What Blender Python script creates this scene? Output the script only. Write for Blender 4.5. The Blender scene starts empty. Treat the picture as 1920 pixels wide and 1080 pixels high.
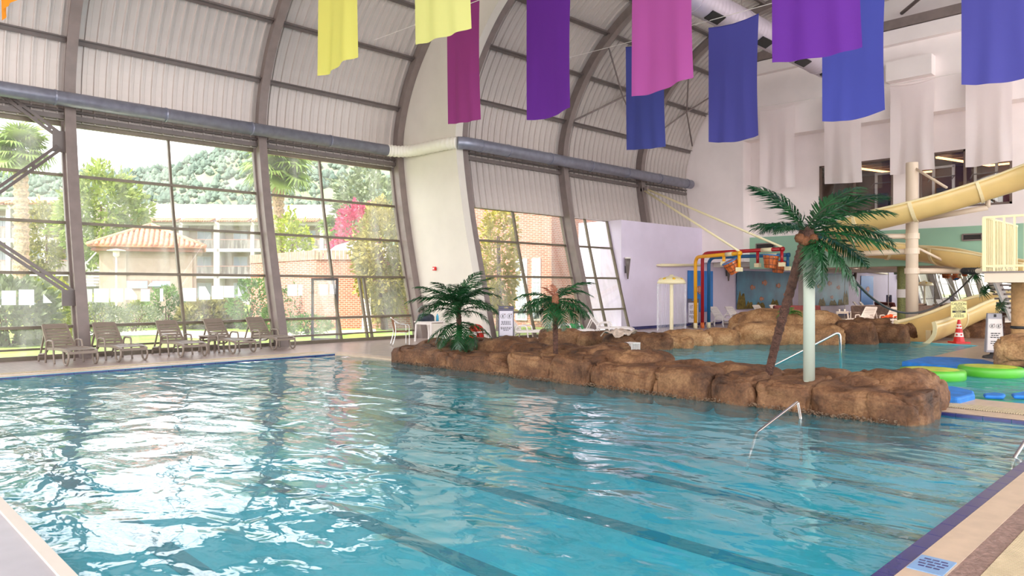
import bpy, bmesh, math, random
from mathutils import Vector, Matrix, noise
from mathutils.geometry import tessellate_polygon
random.seed(7)
SC = bpy.context.scene
COL = SC.collection
rad = math.radians

# ------------------------------------------------------------------ camera
HC = 1.75                    # eye height above the pool deck
FPX = 1365.0                 # focal length in pixels of the 1920 x 1080 frame
YAW = rad(45.52)
FW = Vector((math.cos(YAW), math.sin(YAW), 0)); RT = Vector((math.sin(YAW), -math.cos(YAW), 0))
cd = bpy.data.cameras.new('camera'); cam = bpy.data.objects.new('camera', cd); COL.objects.link(cam)
cam.location = (0, 0, HC); cam.rotation_euler = (rad(90), 0, YAW - rad(90))
cd.sensor_width = 36; cd.lens = 36 * FPX / 1920; cd.clip_end = 3000; cd.clip_start = .05
SC.camera = cam
# ------------------------------------------------------------------ sky, sun, exposure
SC.view_settings.view_transform = 'Standard'; SC.view_settings.look = 'None'
SC.view_settings.gamma = 1; SC.view_settings.use_curve_mapping = False
SC.view_settings.exposure = .95
W = bpy.data.worlds.new('sky'); SC.world = W; W.use_nodes = True
wn = W.node_tree.nodes; wl = W.node_tree.links; wn.clear()
wo = wn.new('ShaderNodeOutputWorld'); wb = wn.new('ShaderNodeBackground'); ws = wn.new('ShaderNodeTexSky')
ws.sky_type = 'NISHITA'; ws.sun_disc = False; ws.sun_elevation = rad(47); ws.sun_rotation = rad(-90)
ws.air_density = 1.0; ws.dust_density = 4.0; ws.ozone_density = .6; ws.altitude = 20
wm = wn.new('ShaderNodeMix'); wm.data_type = 'RGBA'; wm.inputs[0].default_value = .55
wm.inputs[7].default_value = (13, 12.8, 12.7, 1)     # thin white summer haze over the blue
wl.new(ws.outputs[0], wm.inputs[6]); wl.new(wm.outputs[2], wb.inputs[0]); wb.inputs[1].default_value = .27
wl.new(wb.outputs[0], wo.inputs[0])
sd = bpy.data.lights.new('sun', 'SUN'); sun = bpy.data.objects.new('sun', sd); COL.objects.link(sun)
sd.energy = 3.8; sd.angle = rad(.6); sd.color = (1, .96, .89)
sun.rotation_euler = Vector((-.66, -.03, .75)).to_track_quat('Z', 'Y').to_euler(); sun.location = (-30, 40, 60)

# ------------------------------------------------------------------ helpers
def ray(px, py): return FW * FPX + RT * (px - 960) + Vector((0, 0, 540 - py))
EYE = Vector((0, 0, HC))
def PZ(px, py, z=0.): r = ray(px, py); return EYE + r * ((z - HC) / r.z)
def PX(px, py, x): r = ray(px, py); return EYE + r * (x / r.x)
def PY(px, py, y): r = ray(px, py); return EYE + r * (y / r.y)
def PT(px, py, t): return EYE + ray(px, py) * t      # t = metres per pixel at that depth
def tag(o, label=None, cat=None, group=None, kind=None):
    if label: o['label'] = label
    if cat: o['category'] = cat
    if group: o['group'] = group
    if kind: o['kind'] = kind
    return o
def thing(name, label, cat, loc=(0, 0, 0), rz=0, group=None, kind=None):
    o = bpy.data.objects.new(name, None); COL.objects.link(o); o.empty_display_size = .2
    o.location = loc; o.rotation_euler = (0, 0, rz)
    return tag(o, label, cat, group, kind)
def struct(name, loc=(0, 0, 0), rz=0):
    o = bpy.data.objects.new(name, None); COL.objects.link(o); o.location = loc; o.rotation_euler = (0, 0, rz)
    o['kind'] = 'structure'; return o
def dup(root, loc=None, rz=None, label=None, group=None):
    r = root.copy(); COL.objects.link(r)
    if loc is not None: r.location = loc
    if rz is not None: r.rotation_euler = (0, 0, rz)
    if label: r['label'] = label
    if group: r['group'] = group
    for ch in list(root.children):
        c = ch.copy(); COL.objects.link(c); c.parent = r
        for g in ch.children:
            d = g.copy(); COL.objects.link(d); d.parent = c
    return r
def link(name, me, parent=None, loc=(0, 0, 0), rot=(0, 0, 0), scale=(1, 1, 1)):
    o = bpy.data.objects.new(name, me); COL.objects.link(o)
    o.location = loc; o.rotation_euler = rot; o.scale = scale
    if parent: o.parent = parent
    return o

class MB:
    def __init__(s): s.v = []; s.f = []
    def add(s, vs, fs):
        b = len(s.v); s.v += [tuple(v) for v in vs]; s.f += [tuple(b + i for i in f) for f in fs]
    def box(s, c, d, m=None):
        x, y, z = d[0] / 2, d[1] / 2, d[2] / 2; c = Vector(c)
        vs = [Vector(p) for p in ((-x,-y,-z),(x,-y,-z),(x,y,-z),(-x,y,-z),(-x,-y,z),(x,-y,z),(x,y,z),(-x,y,z))]
        if m is not None: vs = [m @ v for v in vs]
        s.add([v + c for v in vs], [(0,3,2,1),(4,5,6,7),(0,1,5,4),(1,2,6,5),(2,3,7,6),(3,0,4,7)]); return s
    def lim(s, a, b):
        return s.box([(a[i] + b[i]) / 2 for i in range(3)], [abs(b[i] - a[i]) for i in range(3)])
    def bar(s, a, b, w, h=None, up=(0, 0, 1)):
        a, b = Vector(a), Vector(b); h = h or w; d = (b - a); L = d.length
        if L < 1e-6: return s
        d /= L; u = Vector(up)
        if abs(d.dot(u)) > .98: u = Vector((1, 0, 0))
        sd_ = d.cross(u).normalized(); u = sd_.cross(d)
        vs = []
        for p in (a, b):
            for i, j in ((-1,-1),(1,-1),(1,1),(-1,1)): vs.append(p + sd_ * (i * w / 2) + u * (j * h / 2))
        s.add(vs, [(0,3,2,1),(4,5,6,7),(0,1,5,4),(1,2,6,5),(2,3,7,6),(3,0,4,7)]); return s
    def tube(s, pts, r, n=10, caps=True):
        pts = [Vector(p) for p in pts]; k = len(pts)
        rs = r if isinstance(r, (list, tuple)) else [r] * k
        u = None; vs = []
        for i, p in enumerate(pts):
            t = (pts[min(i + 1, k - 1)] - pts[max(i - 1, 0)]).normalized()
            if u is None:
                u = Vector((0, 0, 1)) if abs(t.z) < .9 else Vector((1, 0, 0))
            u = (u - t * u.dot(t)).normalized(); w = t.cross(u)
            for j in range(n):
                a = 2 * math.pi * j / n; vs.append(p + (u * math.cos(a) + w * math.sin(a)) * rs[i])
        fs = [(i*n + j, i*n + (j+1) % n, (i+1)*n + (j+1) % n, (i+1)*n + j) for i in range(k-1) for j in range(n)]
        if caps: fs += [tuple(range(n))[::-1], tuple((k-1)*n + j for j in range(n))]
        s.add(vs, fs); return s
    def lathe(s, prof, n=24, c=(0, 0, 0), a0=0, a1=2*math.pi, caps=False):
        c = Vector(c); full = abs(a1 - a0 - 2*math.pi) < 1e-6; m = n if full else n + 1; vs = []
        for r, z in prof:
            for j in range(m):
                a = a0 + (a1 - a0) * j / n; vs.append(c + Vector((r*math.cos(a), r*math.sin(a), z)))
        fs = [(i*m + j, i*m + (j+1) % m, (i+1)*m + (j+1) % m, (i+1)*m + j) for i in range(len(prof)-1) for j in range(n)]
        if caps: fs += [tuple(range(m))[::-1], tuple((len(prof)-1)*m + j for j in range(m))]
        s.add(vs, fs); return s
    def prism(s, poly, z0, z1):
        n = len(poly); A = sum(poly[i][0]*poly[(i+1) % n][1] - poly[(i+1) % n][0]*poly[i][1] for i in range(n))
        if A < 0: poly = poly[::-1]
        s.add([(x, y, z0) for x, y in poly] + [(x, y, z1) for x, y in poly],
              [tuple(range(n))[::-1], tuple(range(n, 2*n))] + [(i, (i+1) % n, n + (i+1) % n, n + i) for i in range(n)]); return s
    def plate(s, pts, th):            # polygon of 3D points, thickened along its normal
        pts = [Vector(p) for p in pts]; nrm = (pts[1]-pts[0]).cross(pts[2]-pts[0]).normalized() * th; n = len(pts)
        s.add([p for p in pts] + [p + nrm for p in pts],
              [tuple(range(n))[::-1], tuple(range(n, 2*n))] + [(i, (i+1) % n, n + (i+1) % n, n + i) for i in range(n)]); return s
    def grid(s, fn, nu, nv):
        s.add([fn(i / nu, j / nv) for j in range(nv+1) for i in range(nu+1)],
              [(j*(nu+1)+i, j*(nu+1)+i+1, (j+1)*(nu+1)+i+1, (j+1)*(nu+1)+i) for j in range(nv) for i in range(nu)]); return s
    def mesh(s, name, m, smooth=False, off=None):
        me = bpy.data.meshes.new(name)
        vs = s.v if off is None else [(x-off[0], y-off[1], z-off[2]) for x, y, z in s.v]
        me.from_pydata(vs, [], s.f); me.materials.append(m)
        if smooth: me.polygons.foreach_set('use_smooth', [True] * len(me.polygons))
        me.update(); return me
    def build(s, name, m, parent=None, smooth=False, world=False, bevel=0, kind=None, solid=0):
        off = parent.location if (world and parent) else None
        me = s.mesh(name, m, smooth, off); o = link(name, me, parent)
        if solid:
            md = o.modifiers.new('thickness', 'SOLIDIFY'); md.thickness = solid; md.offset = 0
        if bevel:
            md = o.modifiers.new('bevel', 'BEVEL'); md.width = bevel; md.segments = 2; md.limit_method = 'ANGLE'
        if kind: o['kind'] = kind
        return o

def fillet(P, r=.08, k=5):
    P = [Vector(p) for p in P]; out = [P[0]]
    for a, b, c in zip(P, P[1:], P[2:]):
        u, v = (a-b), (c-b); q = min(r, u.length*.45, v.length*.45); u, v = b+u.normalized()*q, b+v.normalized()*q
        out += [u.lerp(b, i/k).lerp(b.lerp(v, i/k), i/k) for i in range(k+1)]
    return out + [P[-1]]
def arc(c, r, a0, a1, n, ax=(1, 0, 0), ay=(0, 0, 1)):
    c, ax, ay = Vector(c), Vector(ax), Vector(ay)
    return [c + ax*(r*math.cos(a0+(a1-a0)*i/n)) + ay*(r*math.sin(a0+(a1-a0)*i/n)) for i in range(n+1)]
def cat_rom(P, k=4):
    P = [Vector(p) for p in P]; out = []
    for i in range(len(P)-1):
        a, b, c, d = P[max(i-1, 0)], P[i], P[i+1], P[min(i+2, len(P)-1)]
        for j in range(k):
            t = j / k
            out.append(.5*((2*b) + (c-a)*t + (2*a-5*b+4*c-d)*t*t + (3*b-a-3*c+d)*t**3))
    return out + [P[-1]]

# ------------------------------------------------------------------ materials
MATS = {}
def mat(name, col, rough=.5, metal=0., var=0., scale=4., bump=0., bscale=None, spec=.5, col2=None, transl=0., emit=0., coat=0.):
    if name in MATS: return MATS[name]
    m = bpy.data.materials.new(name); m.use_nodes = True; N = m.node_tree.nodes; L = m.node_tree.links
    b = N['Principled BSDF']; b.inputs['Base Color'].default_value = (*col, 1)
    b.inputs['Roughness'].default_value = rough; b.inputs['Metallic'].default_value = metal
    b.inputs['Specular IOR Level'].default_value = spec
    if coat: b.inputs['Coat Weight'].default_value = coat
    if emit: b.inputs['Emission Color'].default_value = (*col, 1); b.inputs['Emission Strength'].default_value = emit
    if var or bump:
        tc = N.new('ShaderNodeTexCoord')
    if var:
        nz = N.new('ShaderNodeTexNoise'); nz.inputs['Scale'].default_value = scale; nz.inputs['Detail'].default_value = 5
        L.new(tc.outputs['Object'], nz.inputs['Vector'])
        cr = N.new('ShaderNodeValToRGB'); e = cr.color_ramp.elements
        c2 = col2 or tuple(c * (1 - var) for c in col)
        e[0].position = .35; e[1].position = .65; e[0].color = (*c2, 1); e[1].color = (*(tuple(min(1, c*(1+var*.4)) for c in col) if not col2 else col), 1)
        L.new(nz.outputs['Fac'], cr.inputs['Fac']); L.new(cr.outputs['Color'], b.inputs['Base Color'])
    if bump:
        n2 = N.new('ShaderNodeTexNoise'); n2.inputs['Scale'].default_value = bscale or scale*4; n2.inputs['Detail'].default_value = 6
        L.new(tc.outputs['Object'], n2.inputs['Vector'])
        bp = N.new('ShaderNodeBump'); bp.inputs['Strength'].default_value = bump; bp.inputs['Distance'].default_value = .05
        L.new(n2.outputs['Fac'], bp.inputs['Height']); L.new(bp.outputs['Normal'], b.inputs['Normal'])
    if transl:
        out = N['Material Output']; tr = N.new('ShaderNodeBsdfTranslucent'); mx = N.new('ShaderNodeMixShader')
        mx.inputs[0].default_value = transl; tr.inputs[0].default_value = (*col, 1)
        if var: L.new(cr.outputs['Color'], tr.inputs[0])
        L.new(b.outputs[0], mx.inputs[1]); L.new(tr.outputs[0], mx.inputs[2]); L.new(mx.outputs[0], out.inputs[0])
    MATS[name] = m; return m
def srgb(r, g, b):
    f = lambda c: (c/255)/12.92 if c/255 <= .04045 else (((c/255)+.055)/1.055)**2.4
    return (f(r), f(g), f(b))
def brick_mat(name, c1, c2, mortar, sx, bw=.5, rh=.25, rough=.7, bump=.3, msize=.02, offset=.5, mode='wall'):
    m = bpy.data.materials.new(name); m.use_nodes = True; N = m.node_tree.nodes; L = m.node_tree.links
    b = N['Principled BSDF']; b.inputs['Roughness'].default_value = rough
    tc = N.new('ShaderNodeTexCoord'); bt = N.new('ShaderNodeTexBrick'); bt.offset = offset
    bt.inputs['Color1'].default_value = (*c1, 1); bt.inputs['Color2'].default_value = (*c2, 1); bt.inputs['Mortar'].default_value = (*mortar, 1)
    bt.inputs['Scale'].default_value = sx; bt.inputs['Brick Width'].default_value = bw; bt.inputs['Row Height'].default_value = rh
    bt.inputs['Mortar Size'].default_value = msize
    if mode == 'wall':     # u = x + y along the wall, v = z
        sp = N.new('ShaderNodeSeparateXYZ'); cb = N.new('ShaderNodeCombineXYZ'); ad = N.new('ShaderNodeMath'); ad.operation = 'MULTIPLY_ADD'; ad.inputs[1].default_value = -.5
        L.new(tc.outputs['Object'], sp.inputs[0]); L.new(sp.outputs[1], ad.inputs[0]); L.new(sp.outputs[0], ad.inputs[2])
        L.new(ad.outputs[0], cb.inputs[0]); L.new(sp.outputs[2], cb.inputs[1]); L.new(cb.outputs[0], bt.inputs['Vector'])
    else:
        L.new(tc.outputs['Object'], bt.inputs['Vector'])
    nz = N.new('ShaderNodeTexNoise'); nz.inputs['Scale'].default_value = 2.5; L.new(tc.outputs['Object'], nz.inputs['Vector'])
    mx = N.new('ShaderNodeMix'); mx.data_type = 'RGBA'; mx.blend_type = 'MULTIPLY'; mx.inputs[0].default_value = .35
    L.new(bt.outputs['Color'], mx.inputs[6]); L.new(nz.outputs['Fac'], mx.inputs[7]); L.new(mx.outputs[2], b.inputs['Base Color'])
    bp = N.new('ShaderNodeBump'); bp.inputs['Strength'].default_value = bump; bp.inputs['Distance'].default_value = .02; bp.invert = True
    L.new(bt.outputs['Fac'], bp.inputs['Height']); L.new(bp.outputs['Normal'], b.inputs['Normal'])
    MATS[name] = m; return m
def glass_mat(name, dirt, tint=(1, 1, 1), spec=.06):
    m = bpy.data.materials.new(name); m.use_nodes = True; N = m.node_tree.nodes; L = m.node_tree.links; N.clear()
    out = N.new('ShaderNodeOutputMaterial'); tr = N.new('ShaderNodeBsdfTransparent'); tr.inputs[0].default_value = (*tint, 1)
    gl = N.new('ShaderNodeBsdfGlossy'); gl.inputs['Roughness'].default_value = .02
    df = N.new('ShaderNodeBsdfTranslucent'); df.inputs[0].default_value = (.9, .9, .88, 1)
    d2 = N.new('ShaderNodeBsdfDiffuse'); d2.inputs[0].default_value = (.9, .9, .88, 1)
    md = N.new('ShaderNodeMixShader'); md.inputs[0].default_value = .5; L.new(df.outputs[0], md.inputs[1]); L.new(d2.outputs[0], md.inputs[2])
    tc = N.new('ShaderNodeTexCoord'); mp = N.new('ShaderNodeMapping'); mp.inputs['Scale'].default_value = (2.2, 1, .25)
    nz = N.new('ShaderNodeTexNoise'); nz.inputs['Scale'].default_value = 1.3; nz.inputs['Detail'].default_value = 6
    L.new(tc.outputs['Object'], mp.inputs[0]); L.new(mp.outputs[0], nz.inputs['Vector'])
    mr = N.new('ShaderNodeMapRange'); mr.inputs[1].default_value = .4; mr.inputs[2].default_value = .75
    mr.inputs[3].default_value = dirt * .45; mr.inputs[4].default_value = dirt * 2.2; L.new(nz.outputs['Fac'], mr.inputs[0])
    m1 = N.new('ShaderNodeMixShader'); L.new(mr.outputs[0], m1.inputs[0]); L.new(tr.outputs[0], m1.inputs[1]); L.new(md.outputs[0], m1.inputs[2])
    m2 = N.new('ShaderNodeMixShader'); m2.inputs[0].default_value = spec; L.new(m1.outputs[0], m2.inputs[1]); L.new(gl.outputs[0], m2.inputs[2])
    L.new(m2.outputs[0], out.inputs[0]); MATS[name] = m; return m
def water_mat(name, tint, amp, body, fm=1.6, cap=.64, mil=.2):
    m = bpy.data.materials.new(name); m.use_nodes = True; N = m.node_tree.nodes; L = m.node_tree.links; N.clear()
    out = N.new('ShaderNodeOutputMaterial'); g = N.new('ShaderNodeBsdfRefraction'); g.inputs['IOR'].default_value = 1.33
    g.inputs['Color'].default_value = (*tint, 1); g.inputs['Roughness'].default_value = .02
    gl = N.new('ShaderNodeBsdfGlossy'); gl.inputs['Roughness'].default_value = .05; fr = N.new('ShaderNodeFresnel'); fr.inputs['IOR'].default_value = 1.4
    mu = N.new('ShaderNodeMath'); mu.operation = 'MULTIPLY'; mu.inputs[1].default_value = fm; L.new(fr.outputs[0], mu.inputs[0]); mn = N.new('ShaderNodeMath'); mn.operation = 'MINIMUM'; mn.inputs[1].default_value = cap; L.new(mu.outputs[0], mn.inputs[0]); mu = mn
    mx = N.new('ShaderNodeMixShader'); L.new(mu.outputs[0], mx.inputs[0]); bd = N.new('ShaderNodeMixShader'); bd.inputs[0].default_value = mil; sc_ = N.new('ShaderNodeBsdfDiffuse'); sc_.inputs[0].default_value = (*body, 1)   # light scattered back by the slightly milky water
    tp = N.new('ShaderNodeBsdfTransparent'); tp.inputs[0].default_value = (*tint, 1); rt_ = N.new('ShaderNodeMixShader'); rt_.inputs[0].default_value = .9; L.new(g.outputs[0], rt_.inputs[1]); L.new(tp.outputs[0], rt_.inputs[2])
    L.new(rt_.outputs[0], bd.inputs[1]); L.new(sc_.outputs[0], bd.inputs[2]); L.new(bd.outputs[0], mx.inputs[1]); L.new(gl.outputs[0], mx.inputs[2])
    tc = N.new('ShaderNodeTexCoord'); prev = None
    for sc, ds, st in ((.55, .22, .5), (1.7, .085, .6), (5.5, .012, .5)):
        mp = N.new('ShaderNodeMapping'); mp.inputs['Rotation'].default_value = (0, 0, rad(45)); mp.inputs['Scale'].default_value = (1.25, .8, 1)
        L.new(tc.outputs['Object'], mp.inputs[0])
        nz = N.new('ShaderNodeTexNoise'); nz.inputs['Scale'].default_value = sc; nz.inputs['Detail'].default_value = 2; nz.inputs['Distortion'].default_value = .6
        L.new(mp.outputs[0], nz.inputs['Vector'])
        bp = N.new('ShaderNodeBump'); bp.inputs['Strength'].default_value = st; bp.inputs['Distance'].default_value = ds * amp
        L.new(nz.outputs['Fac'], bp.inputs['Height'])
        if prev: L.new(prev.outputs['Normal'], bp.inputs['Normal'])
        prev = bp
    for q in (g, gl, fr): L.new(prev.outputs['Normal'], q.inputs['Normal'])
    L.new(mx.outputs[0], out.inputs[0]); MATS[name] = m; return m
def rock_mat(name, c1, c2, c3):
    m = bpy.data.materials.new(name); m.use_nodes = True; N = m.node_tree.nodes; L = m.node_tree.links
    b = N['Principled BSDF']; b.inputs['Roughness'].default_value = .72; b.inputs['Specular IOR Level'].default_value = .35
    tc = N.new('ShaderNodeTexCoord'); ge = N.new('ShaderNodeNewGeometry')
    n1 = N.new('ShaderNodeTexNoise'); n1.inputs['Scale'].default_value = 1.7; n1.inputs['Detail'].default_value = 7; n1.inputs['Roughness'].default_value = .65
    L.new(ge.outputs['Position'], n1.inputs['Vector'])
    cr = N.new('ShaderNodeValToRGB'); e = cr.color_ramp.elements; e[0].position = .32; e[1].position = .7
    e[0].color = (*c1, 1); e[1].color = (*c3, 1); k = e.new(.5); k.color = (*c2, 1)
    L.new(n1.outputs['Fac'], cr.inputs['Fac'])
    n2 = N.new('ShaderNodeTexNoise'); n2.inputs['Scale'].default_value = 26; n2.inputs['Detail'].default_value = 6; L.new(ge.outputs['Position'], n2.inputs['Vector'])
    mx = N.new('ShaderNodeMix'); mx.data_type = 'RGBA'; mx.blend_type = 'MULTIPLY'; mx.inputs[0].default_value = .55
    r2 = N.new('ShaderNodeValToRGB'); r2.color_ramp.elements[0].position = .3; r2.color_ramp.elements[0].color = (.35, .3, .26, 1); r2.color_ramp.elements[1].position = .62
    L.new(n2.outputs['Fac'], r2.inputs['Fac']); L.new(cr.outputs['Color'], mx.inputs[6]); L.new(r2.outputs['Color'], mx.inputs[7])
    L.new(mx.outputs[2], b.inputs['Base Color'])
    bp = N.new('ShaderNodeBump'); bp.inputs['Strength'].default_value = .55; bp.inputs['Distance'].default_value = .03
    L.new(n2.outputs['Fac'], bp.inputs['Height']); L.new(bp.outputs['Normal'], b.inputs['Normal']); MATS[name] = m; return m

M_WHITE = mat('painted white wall', srgb(216, 208, 198), .6, var=.04, scale=1.2, bump=.05, bscale=60)
M_PINKW = mat('rose white wall paint', srgb(247, 236, 234), .6, var=.05, scale=.8, bump=.05, bscale=50)
M_LAV = mat('lavender wall paint', srgb(226, 215, 236), .6, var=.06, scale=.9, bump=.05, bscale=50)
M_GREEN = mat('sea green wall paint', srgb(150, 190, 165), .6, var=.05, scale=1)
M_STEEL = mat('taupe painted steel', srgb(132, 118, 114), .45, var=.12, scale=3)
M_STEELD = mat('brown grey steel', srgb(106, 95, 92), .4, var=.12, scale=3)
M_ALU = mat('window profile aluminium', srgb(112, 101, 86), .4, metal=.2, var=.15, scale=5)
M_SHEET = mat('ribbed roof sheet', srgb(205, 195, 190), .42, metal=.25, var=.1, scale=.7)
M_DUCT = mat('galvanised duct', srgb(150, 152, 168), .38, metal=.5, var=.15, scale=5)
M_SLEEVE = mat('white flexible duct sleeve', srgb(232, 226, 214), .6)
M_GLASS = glass_mat('dusty window glass', .085)
M_GLASS2 = glass_mat('clear glass', .02)
M_BLACK = mat('black rubber', (.012, .012, .014), .5)
M_DARK = mat('dark grey metal', srgb(70, 66, 66), .5, var=.15)
M_CHROME = mat('brushed stainless steel', (.75, .74, .72), .18, metal=1)
M_ROCK = rock_mat('brown artificial rock', srgb(62, 41, 29), srgb(112, 77, 52), srgb(162, 122, 86))
M_ROCK2 = rock_mat('tan artificial rock', srgb(104, 72, 50), srgb(164, 122, 82), srgb(202, 164, 120))
M_DECK = brick_mat('deck tile', srgb(196, 176, 168), srgb(182, 162, 156), srgb(150, 132, 128), 4, .5, .5, .3, .25, .012, 0, 'floor')
M_LOUNGE = brick_mat('brown lounge floor tile', srgb(120, 96, 86), srgb(110, 88, 80), srgb(92, 74, 68), 1.6, .5, .5, .35, .2, .01, 0, 'floor')
M_BASIN = brick_mat('turquoise pool tile', srgb(96, 228, 250), srgb(90, 224, 246), srgb(110, 232, 250), 4, .5, .5, .35, .05, .01, 0, 'floor')
M_NAVY = mat('navy pool tile', srgb(52, 54, 110), .25, var=.15, scale=8)
M_COPING = mat('beige stone coping', srgb(196, 172, 148), .4, var=.1, scale=6, bump=.1, bscale=120)
M_MOSAIC = mat('brown mosaic strip', srgb(146, 118, 108), .45, var=.3, scale=24, bump=.4, bscale=40)
M_GRATE = mat('cream drain grating', srgb(196, 178, 146), .5, var=.1, scale=5)
M_WATER = water_mat('rippled pool water', (.96, 1, 1), .8, (.03, .72, .95))
M_WATER2 = water_mat('pale activity pool water', (.95, 1, 1), 1.1, (.12, .6, .68), .9, .42, .4)
M_WHITEPL = mat('white plastic', srgb(232, 224, 220), .4)
M_TAUPEPL = mat('taupe plastic', srgb(138, 124, 112), .38, var=.06, scale=4)
M_LEAF = mat('glossy artificial palm leaf', srgb(30, 80, 42), .28, var=.45, scale=3, transl=.12)
M_LEAF2 = mat('bright palm leaf', srgb(74, 132, 52), .4, var=.4, scale=3, transl=.15)
M_TRUNK = mat('fibrous palm trunk', srgb(98, 66, 54), .85, var=.5, scale=14, bump=1., bscale=40)

# ================================================================== THE HALL
PR1 = [(20.25,0),(20.8,2),(21.35,4.2),(21.7,6.2),(21.72,7.2),(21.5,8.1),(21.1,9.0),(20.5,9.9),(19.7,10.75),(18.5,11.6),(17,12.2),(14,12.65),(9,12.9),(2,13.0),(-9,13.0)]
STEP = 2.9                                   # the far half of the glass wall stands this much further in
def profile(sh): return [(p.x, p.y) for p in cat_rom([Vector((y - sh, z)) for y, z in PR1], 4)]
def prof_y(z, sh=0):
    P = profile(0)
    for (y0, z0), (y1, z1) in zip(P, P[1:]):
        if z0 <= z <= z1: return y0 + (y1-y0) * (z-z0) / max(1e-6, z1-z0) - sh
    return P[0][0] - sh
def sweep(mb, path, sect, x0=0.):
    k = len(path); n = len(sect); vs = []
    for i, (y, z) in enumerate(path):
        a, b = path[max(i-1, 0)], path[min(i+1, k-1)]; ty, tz = b[0]-a[0], b[1]-a[1]; l = math.hypot(ty, tz); ny, nz = tz/l, -ty/l
        for dx, dn in sect: vs.append((x0+dx, y+ny*dn, z+nz*dn))
    fs = [(i*n+j, i*n+(j+1) % n, (i+1)*n+(j+1) % n, (i+1)*n+j) for i in range(k-1) for j in range(n)]
    fs += [tuple(range(n))[::-1], tuple((k-1)*n+j for j in range(n))]
    mb.add(vs, fs)
def rect(x0, x1, n0, n1): return [(x0, n0), (x1, n0), (x1, n1), (x0, n1)]
RIBS1 = [-16.0, -10.72, -5.45, -.17, 5.11, 10.4, 15.66]
RIBS2 = [16.25, 21.45, 26.6]
tn = 0
def rib(x, sh):
    global tn
    tn += 1; o = struct('trim_%d' % tn); p = profile(sh)
    if x > 24.3: p = [q for q in p if q[1] > 4.57 or q[0] < 15]; p = [(prof_y(4.57, sh), 4.57)] + p
    for nm, sec in (('inner_flange', rect(-.13, .13, 0, .035)), ('web', rect(-.07, .07, .035, .4)), ('outer_flange', rect(-.13, .13, .4, .43))):
        mb = MB(); sweep(mb, p, sec, x); mb.build(nm, M_STEEL, o)
for x in RIBS1: rib(x, 0)
for x in RIBS2: rib(x, STEP)

# ---- roof: ribbed sheets (one object each), purlins, gutter bar
ceil = struct('ceiling')
SW = 5.28 / 18
def sheet_mesh(sh, z0, w):
    p = [q for q in profile(sh) if q[1] >= z0 or q[0] < 15]; p = [(prof_y(z0, sh), z0)] + p; mb = MB()
    top = [(0, .36), (.03, .36), (.042, .30), (.075, .30), (.087, .36), (w*.55, .36), (w*.56, .352), (w*.58, .352), (w*.59, .36), (w, .36), (w, .40), (0, .40)]
    sweep(mb, p, top); return mb.mesh('roof_sheet', M_SHEET)
me1 = sheet_mesh(0, 6.2, SW); x = RIBS1[0]
while x < 15.6: link('roof_sheet', me1, ceil, (x, 0, 0)); x += SW
me2 = sheet_mesh(STEP, 4.62, SW); x = 16.1
while x < 30.8: link('roof_sheet', me2, ceil, (x, 0, 0)); x += SW
def arc_at(path, z=None, y=None):
    for (y0, z0), (y1, z1) in zip(path, path[1:]):
        if z is not None and z0 <= z <= z1: f = (z-z0)/(z1-z0); break
        if y is not None and y1 <= y <= y0 and z0 > 11: f = (y0-y)/(y0-y1); break
    ty, tz = y1-y0, z1-z0; l = math.hypot(ty, tz)
    return (y0+(y1-y0)*f, z0+(z1-z0)*f, tz/l, -ty/l)
for ribs, sh, xe in ((RIBS1, 0, None), (RIBS2, STEP, 30.5)):
    xs = ribs + ([xe] if xe else [])
    for a, b in zip(xs, xs[1:]):
        for q in (dict(z=8.15), dict(z=9.7), dict(z=10.95), dict(y=18.2-sh), dict(y=16-sh), dict(y=13.4-sh), dict(y=10.6-sh), dict(y=7.6-sh), dict(y=4-sh)):
            y, z, ny, nz = arc_at(profile(sh), **q)
            mb = MB(); c = [(y+ny*.2, z+nz*.2), (y+ny*.3, z+nz*.3)]
            mb.bar((a+.1, y+ny*.26, z+nz*.26), (b-.1, y+ny*.26, z+nz*.26), .16, .05, up=(0, ny, nz)); mb.bar((a+.1, y+ny*.22-nz*.07, z+nz*.22+ny*.07), (b-.1, y+ny*.22-nz*.07, z+nz*.22+ny*.07), .03, .12, up=(0, ny, nz))
            mb.build('purlin', M_STEELD, ceil)
        y, z, ny, nz = arc_at(profile(sh), z=6.25)
        mb = MB(); mb.bar((a+.1, y+.3, 6.25), (b-.1, y+.3, 6.25), .2, .12); mb.bar((a+.1, y+.25, 6.42), (b-.1, y+.25, 6.42), .12, .05); mb.build('eaves_purlin', M_STEELD, ceil)
# wind bracing under the roof
br = [((27, .3), (30.2, 3.5)), ((30.2, .3), (27, 3.5)), ((21.6, -1), (26.4, 3.4)), ((26.4, -1), (21.6, 3.4))]
pz = profile(STEP)
def roofpt(x, s, dn=.12):
    y, z, ny, nz = arc_at(pz, z=8.2+s*.75) if s < 4.5 else arc_at(pz, y=s); return (x, y+ny*dn, z+nz*dn)
for (xa, sa), (xb, sb) in br: MB().tube([roofpt(xa, max(sa, 0)), roofpt((xa+xb)/2, (max(sa, 0)+sb)/2, .1), roofpt(xb, sb)], .035, 8).build('brace_rod', M_STEEL, ceil, smooth=True)
for (xa, ya), (xb, yb) in (((26.6, 9.5), (30.4, 6.2)), ((30.4, 9.5), (26.6, 6.2)), ((26.6, 6.0), (30.4, 2.8)), ((30.4, 6), (26.6, 2.8)), ((21.5, 9.5), (26.5, 6))):
    MB().tube([(xa, ya, 12.35), (xb, yb, 12.35)], .07, 10).build('brace_rod', M_STEEL, ceil, smooth=True)
MB().bar((30.35, 16, 11.95), (30.35, -9, 11.95), .3, .35).build('edge_beam', M_STEEL, ceil)

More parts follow.
